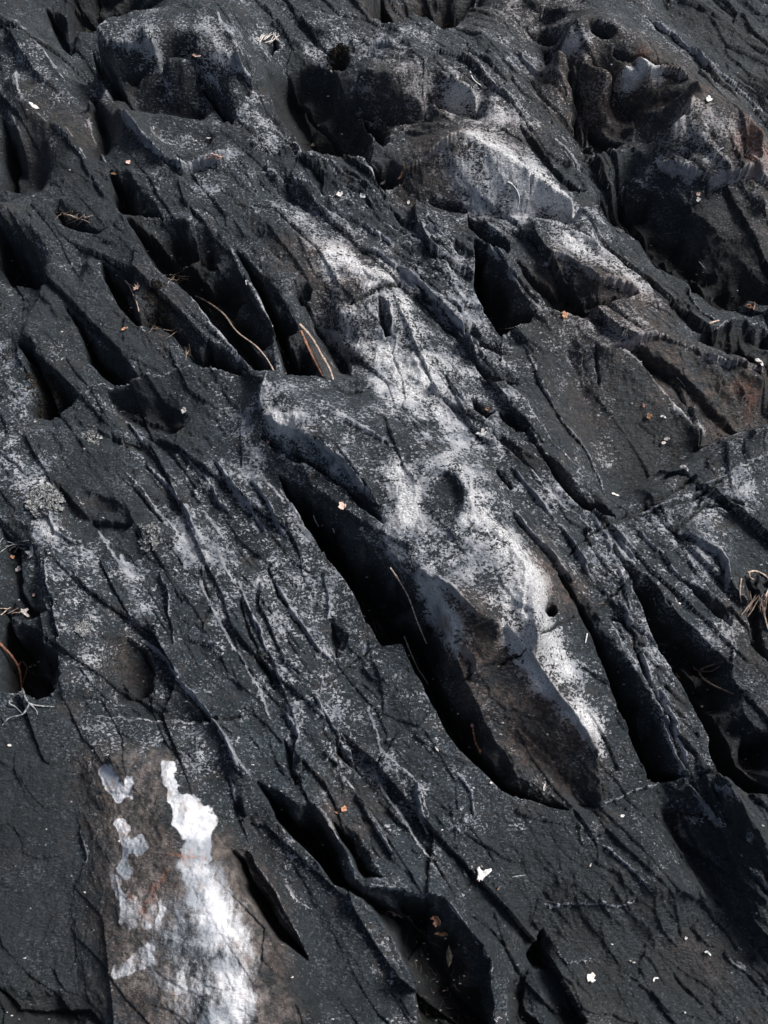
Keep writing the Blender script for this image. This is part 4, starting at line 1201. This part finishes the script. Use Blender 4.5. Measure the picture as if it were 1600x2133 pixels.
flake('leaf_fragment', 52, 1277, 22, 'lobes', M['pale'], 'pale hooked scrap in the dark left hollow', 'leaf', -60, .5, PG)
flake('leaf_fragment', 20, 1553, 9, 'oval', M['pale'], 'pale crumb on the smooth dark slab at the left edge', 'leaf', 0, .5, PG)
flake('leaf_fragment', 422, 605, 8, 'oval', M['orange'], 'tiny orange seed in the black crevice beside the forked twig', 'leaf', 0, .5, PG)
flake('leaf_fragment', 261, 687, 14, 'crescent', M['orange'], 'small orange curl on the middle left blade', 'leaf', 40, .5, PG)
flake('leaf_fragment', 287, 600, 17, 'star', M['pink'], 'pink bud scales caught at the fork of the short pale twig', 'leaf', 20, .9, PG)
flake('leaf_fragment', 1014, 851, 9, 'blob', M['orange'], 'tiny orange scale in the small dark gap above the bird-shaped petal', 'leaf', 0, .5, PG)
flake('leaf_fragment', 1412, 1408, 17, 'star', M['brown'], 'brown scrap left of the dry plant in the right crevice', 'leaf', -50, .6, PG)
flake('leaf_fragment', 1414, 1258, 6, 'oval', M['white'], 'tiny white grain on the slab between the two right crevices', 'leaf', 0, .3, PG)

TG = 'twigs and straws lying in the crevices'
stalk('twig', [(261, 585), (270, 597), (277, 612), (285, 631), (290, 651)], 3.6, M['straw'], 'short pale forked twig in the narrow crevice at the left', 'twig', TG, 2.2, 1, branches=[([(274, 604), (282, 600), (288, 596)], 2)], bname='side_twig')
stalk('twig', [(408, 618), (431, 629), (465, 654), (487, 684), (502, 699), (532, 721), (555, 747), (570, 773)], 4.6, M['straw'], 'long pale forked twig bridging the wide black crevice', 'twig', TG, 3.4, 1, branches=[([(465, 654), (484, 672), (504, 691)], 3)], bname='side_twig')
stalk('dry_stalk', [(624, 676), (650, 706), (672, 744), (687, 770), (694, 792)], 7, M['straw'], 'thick pale dry stem leaning above the grey boulder', 'stem', TG, 5, .7)
stalk('dry_stalk', [(627, 690), (642, 725), (657, 755), (672, 784)], 7, M['redbark'], 'red-brown flaky stem left of the thick pale stem', 'stem', TG, 4, .8, branches=[([(636, 712), (646, 728), (655, 748)], 4), ([(642, 725), (650, 745), (655, 765)], 3)], bname='bark_strip')
stalk('grass_straw', [(813, 1183), (834, 1214), (852, 1247), (867, 1289), (879, 1319), (889, 1342)], 3.8, M['straw'], 'upper and longer of two pale straws in the great central crevice', 'straw', TG, 3, up=.03)
stalk('grass_straw', [(842, 1326), (854, 1356), (871, 1394), (882, 1409), (892, 1427)], 3.8, M['straw'], 'lower of two pale straws in the great central crevice', 'straw', TG, 2, up=.02, branches=[([(869, 1390), (878, 1406), (885, 1416)], 2)], bname='leaf_sheath')
stalk('grass_straw', [(1544, 1205), (1541, 1232), (1544, 1256)], 3.8, M['straw'], 'upright pale straw left of the straw tangle at the right edge', 'straw', TG, 3)
stalk('grass_straw', [(1557, 1193), (1572, 1190), (1588, 1196), (1600, 1205)], 5, M['straw'], 'thick bent straw arching over the tangle at the right edge', 'straw', TG, 4, branches=[([(1560, 1192), (1562, 1203), (1570, 1208)], 4)])
stalk('grass_straw', [(1601, 1228), (1592, 1250), (1591, 1275), (1600, 1312)], 6, M['straw'], 'hooked pale straw cut by the right edge', 'straw', TG, 4)
stalk('pine_needle', [(1223, 1320), (1221, 1331), (1219, 1340)], 3.4, M['thread'], 'short white needle right of the round drill hole', 'needle', TG, 3)
stalk('pine_needle', [(1406, 1246), (1413, 1262)], 2.2, M['straw'], 'thin needle on the rim of the right crevice', 'needle', TG, 1.6)
stalk('pine_needle', [(1361, 1246), (1366, 1262)], 2, M['lich'], 'faint grey needle inside the top of the right crevice', 'needle', TG, 1.6)
stalk('pine_needle', [(653, 1074), (657, 1085), (664, 1098)], 3, M['thread'], 'pale needle near the top of the great central crevice', 'needle', TG, 2)
stalk('pine_needle', [(694, 1102), (697, 1111)], 3, M['thread'], 'tiny pale needle right of the one near the crevice top', 'needle', TG, 2)
stalk('pine_needle', [(324, 484), (325, 516)], 2.4, M['straw'], 'straight upright needle high in the wide black crevice', 'needle', TG, 2)
stalk('pine_needle', [(512, 585), (514, 595)], 3, M['thread'], 'tiny white needle on the middle blade of the wide crevice', 'needle', TG, 2.5)
stalk('pine_needle', [(1410, 787), (1419, 797), (1427, 808)], 2.4, M['lich'], 'grey needle on the brown hollow at the right', 'needle', TG, 2)
stalk('pine_needle', [(1545, 832), (1551, 824)], 2.6, M['straw'], 'short straw-coloured needle on the brown hollow near the right edge', 'needle', TG, 2)
stalk('pine_needle', [(1456, 546), (1463, 554), (1470, 562)], 2.2, M['lich'], 'pale needle on the large shaded slab at the upper right', 'needle', TG, 1.6)
stalk('white_thread', [(1058, 379), (1068, 385), (1077, 397), (1082, 412), (1081, 425), (1077, 439)], 3.2, M['thread'], 'curved white root thread stuck on the pale slab mound', 'thread', None, 2.6, lift=.0006)
stalk('white_thread', [(1507, 308), (1499, 313), (1492, 320), (1486, 332)], 3.2, M['thread'], 'short white thread on the upper right mound', 'thread', None, 2.6, lift=.0006)
stalk('white_thread', [(979, 148), (984, 162), (992, 171), (1003, 179)], 3, M['thread'], 'thin white wriggle on the mottled top mound', 'thread', None, 2.2, lift=.0006)
stalk('white_thread', [(1067, 1827), (1080, 1825), (1096, 1823)], 3, M['lich'], 'faint straight thread right of the large two-lobed petal', 'thread', None, 2.6, lift=.0006)
stalk('twig', [(1041, 686), (1054, 686), (1067, 684), (1084, 677)], 4, M['straw'], 'short straw-coloured twig across the black pit at the upper right', 'twig', TG, 3.4)
stalk('twig', [(1475, 676), (1486, 672), (1497, 669)], 6, M['straw'], 'stubby pale stick on the ledge tip at the right', 'twig', TG, 5, lift=.002)
stalk('dry_plant', [(1454, 1397), (1461, 1410), (1472, 1420), (1491, 1431), (1508, 1438), (1526, 1446)], 7, M['bark'], 'forked dry brown plant in the black right crevice', 'plant', None, 4, 1,
      branches=[([(1456, 1399), (1468, 1391), (1486, 1385), (1507, 1379)], 6), ([(1458, 1402), (1480, 1399), (1500, 1388)], 5), ([(1457, 1402), (1460, 1414), (1458, 1436)], 4), ([(1454, 1397), (1447, 1394), (1444, 1389)], 4)])
e = root('catkin', hit(Z, 984, 1512), 'orange-brown dry catkin with a round head in the great crevice', 'catkin')
P = dense(path([(984, 1512), (987, 1529), (991, 1548), (1001, 1567)], .002, False), 8); o0 = e.location.copy(); s = pxm(0, 1540)
v_, f_ = tube(shift(P, o0), 2.4*s, 3.2*s, 8, knob=.45); link('spike', v_, f_, M['orange'], e)
v_, f_ = [], []
for k in range(6):
    t = math.pi*k/5
    for j in range(8): v_.append(Vector((math.sin(t)*math.cos(j*.785), math.sin(t)*math.sin(j*.785), math.cos(t)))*5*s*rnd.uniform(.9, 1.1)+Vector((0, 0, .003)))
for k in range(5):
    for j in range(8): f_.append((k*8+j, k*8+(j+1) % 8, (k+1)*8+(j+1) % 8, (k+1)*8+j))
link('head', v_, f_, M['pink'], e)
# roots at the left edge
stalk('root', [(-6, 1336), (8, 1350), (22, 1364), (37, 1386), (43, 1408), (46, 1436)], 8, M['redbark'], 'brown root hanging in the black hollow at the left edge', 'root', None, 5, 1, branches=[([(30, 1374), (46, 1378), (57, 1392), (52, 1410), (47, 1425)], 4)], bname='rootlet')
stalk('root', [(46, 1432), (52, 1450), (62, 1466), (85, 1471), (114, 1473)], 5, M['lich'], 'pale grey forked root below the brown root', 'root', None, 3, 1, branches=[([(15, 1432), (20, 1462), (34, 1474), (47, 1487)], 5), ([(62, 1466), (48, 1488), (20, 1496), (5, 1512)], 5), ([(56, 1462), (76, 1480), (78, 1490)], 3)], bname='rootlet')
def tuft(u, v, spread, n, L, wpx, m, label, ang, name='dry_grass_tuft'):
    p0 = Vector(hit(Z, u, v)); e = root(name, p0, label, 'dry grass', 'dry grass caught in hollows'); rr = random.Random(int(u+v))
    for k in range(n):
        a = math.radians(ang+rr.gauss(0, 28)); l = L*rr.uniform(.5, 1.1); du, dv = rr.uniform(-spread, spread), rr.uniform(-spread, spread)*.4
        pts = [(u+du+l*t*math.cos(a)+rr.uniform(-1.5, 1.5), v+dv-l*t*math.sin(a)+rr.uniform(-1.5, 1.5)) for t in (-.5, -.15, .2, .5)]
        P = dense(path(pts, .0015+rr.random()*.004), 3); s = pxm(p0.z, v); a_, b_ = tube(shift(P, p0), wpx*s/2, wpx*s/4, 5, .5); link('grass_blade', a_, b_, m, e)
tuft(166, 459, 22, 14, 34, 3, M['straw'], 'pale tuft of dry grass in the dark pocket at the upper left', 8)
tuft(130, 450, 16, 6, 22, 2.6, M['bark'], 'brown tuft of dry grass left of the pale one', -10)
tuft(375, 580, 18, 9, 28, 2.6, M['straw'], 'loose straw bits on the crest of the left blade', 10)
tuft(345, 692, 30, 8, 24, 2.2, M['bark'], 'thin brown fibres on the mossy slope of the left blade', 15)
tuft(398, 735, 14, 7, 26, 2.2, M['straw'], 'few bent straws at the foot of the mossy slope', -70)
tuft(25, 1140, 24, 9, 34, 3.2, M['lich'], 'grey straws on the rubble at the left edge', 25)
tuft(30, 1270, 18, 5, 28, 3.2, M['straw'], 'pale straws in the dark hollow below the rubble', 20)
tuft(1575, 1260, 18, 12, 46, 3, M['bark'], 'tangle of brown straw in the hollow at the right edge', 85)
tuft(445, 332, 14, 14, 22, 2.6, M['pink'], 'pinkish clump of dry seeds in the end of the scoop', 10)
tuft(560, 84, 18, 18, 24, 2.6, M['pale'], 'pale ruffled tuft on the rust-stained ledge at the top', 60)
tuft(1560, 640, 12, 6, 20, 2.2, M['orange'], 'orange straw bits on the dark ledge at the right edge', 30)
# moss and lichen cushions
clump('moss_cushion', 100, 836, 38, 420, 9, M['moss'], 'rounded dark brown moss cushion filling the left hollow', 'moss', 'moss cushions', .9, ('lance', 'oval'))
clump('moss_cushion', 335, 672, 34, 260, 7, M['moss'], 'flat brown moss patch on the side of the left blade', 'moss', 'moss cushions', .9, ('lance', 'oval'))
clump('moss_cushion', 706, 130, 24, 220, 8, M['moss'], 'small dark moss cushion in the pocket at the top', 'moss', 'moss cushions', .9, ('lance', 'oval'))
clump('moss_cushion', 320, 610, 22, 120, 7, M['moss'], 'small moss patch beside the short forked twig', 'moss', 'moss cushions', .9, ('lance', 'oval'))
clump('leafy_lichen', 312, 1118, 24, 60, 17, M['lich'], 'ruffled grey lichen rosette on the left slab', 'lichen', 'leafy lichens', .8, ry=1.3)
clump('leafy_lichen', 193, 917, 16, 34, 16, M['lich'], 'pale crinkled lichen at the left below the arched ledge', 'lichen', 'leafy lichens', .8)
clump('leafy_lichen', 92, 1045, 34, 110, 18, M['lich'], 'crumbled pale lichen crust on the left crest', 'lichen', 'leafy lichens', .7)
clump('leafy_lichen', 175, 1310, 16, 34, 15, M['lich'], 'pale lichen lump above the round bowl at the left', 'lichen', 'leafy lichens', .6)
clump('leafy_lichen', 1290, 478, 11, 40, 7, M['lich'], 'small ring of pale lichen below the end of the pale slab mound', 'lichen', 'leafy lichens', .5)
clump('leafy_lichen', 1130, 1640, 30, 60, 6, M['lich'], 'scattered pale lichen specks at the foot of the brown flank', 'lichen', 'leafy lichens', .5)
# uncountable crumbs
V_, F_ = [], []
for k in range(2600):
    u, v = rnd.uniform(0, 1600), rnd.uniform(0, 2133)
    x, y = unproj(u, v); z = surf(x, y)
    i = int(np.searchsorted(xs, x)); j = int(np.searchsorted(ys, y))
    if PIT[j, i] < 0.3 and rnd.random() < 0.9: continue
    s = pxm(z, v)*rnd.choice((1.2, 1.6, 2.0, 3.0))*.8; c = Vector((x, y, z+s*.4)); off = len(V_); a = rnd.uniform(0, 6.28)
    for (p, q, r_) in ((-1, -.6, 0), (1, -.5, .1), (.8, .7, 0), (-.7, .6, .1), (0, 0, .8)):
        V_.append(c+Vector(((p*math.cos(a)-q*math.sin(a))*s*1.5, (p*math.sin(a)+q*math.cos(a))*s*.8, r_*s)))
    F_ += [(off, off+1, off+4), (off+1, off+2, off+4), (off+2, off+3, off+4), (off+3, off, off+4), (off+3, off+2, off+1, off)]
o = link('crumbs', V_, F_, M['crumb'], smooth=False); o['kind'] = 'stuff'; o['label'] = 'tiny pale crumbs scattered over the rock and in the crevices'; o['category'] = 'crumbs'
# needles, fibres and grit packed into the hollows
V_, F_ = [], []; jj, ii2 = np.nonzero(PIT[::3, ::3] > 0.55)
for k in range(1700):
    q = rnd.randrange(len(jj)); x = float(xs[min(ii2[q]*3, NX-1)])+rnd.uniform(-.002, .002); y = float(ys[min(jj[q]*3, NY-1)])+rnd.uniform(-.002, .002)
    a = rnd.gauss(-0.95, 0.9); L = rnd.uniform(.003, .013); r_ = rnd.uniform(.00022, .0005); P = []
    for t in (-1, -.3, .4, 1):
        px, py = x+L*t*math.cos(a)*.5, y+L*t*math.sin(a)*.5; P.append(Vector((px, py, 0)))
        a += rnd.uniform(-.25, .25)
    zs = [surf(p.x, p.y) for p in P]
    if max(zs)-min(zs) > L*.8: continue
    z0_ = max(zs); 
    for p, z in zip(P, zs): p.z = 0.5*(z+z0_)+r_+rnd.uniform(0, .0006)
    vs, fs = tube(P, r_, r_*.6, 4); off = len(V_); V_ += vs; F_ += [tuple(i+off for i in f) for f in fs]
lm = pmat('litter_fibre', (0.035, 0.026, 0.02), (0.26, 0.20, 0.155), 40, 0.9)
o = link('leaf_litter', V_, F_, lm, smooth=False); o['kind'] = 'stuff'; o['label'] = 'thin dull needles and fibres packed in the dark hollows'; o['category'] = 'litter'
print('done', time.time()-T0)
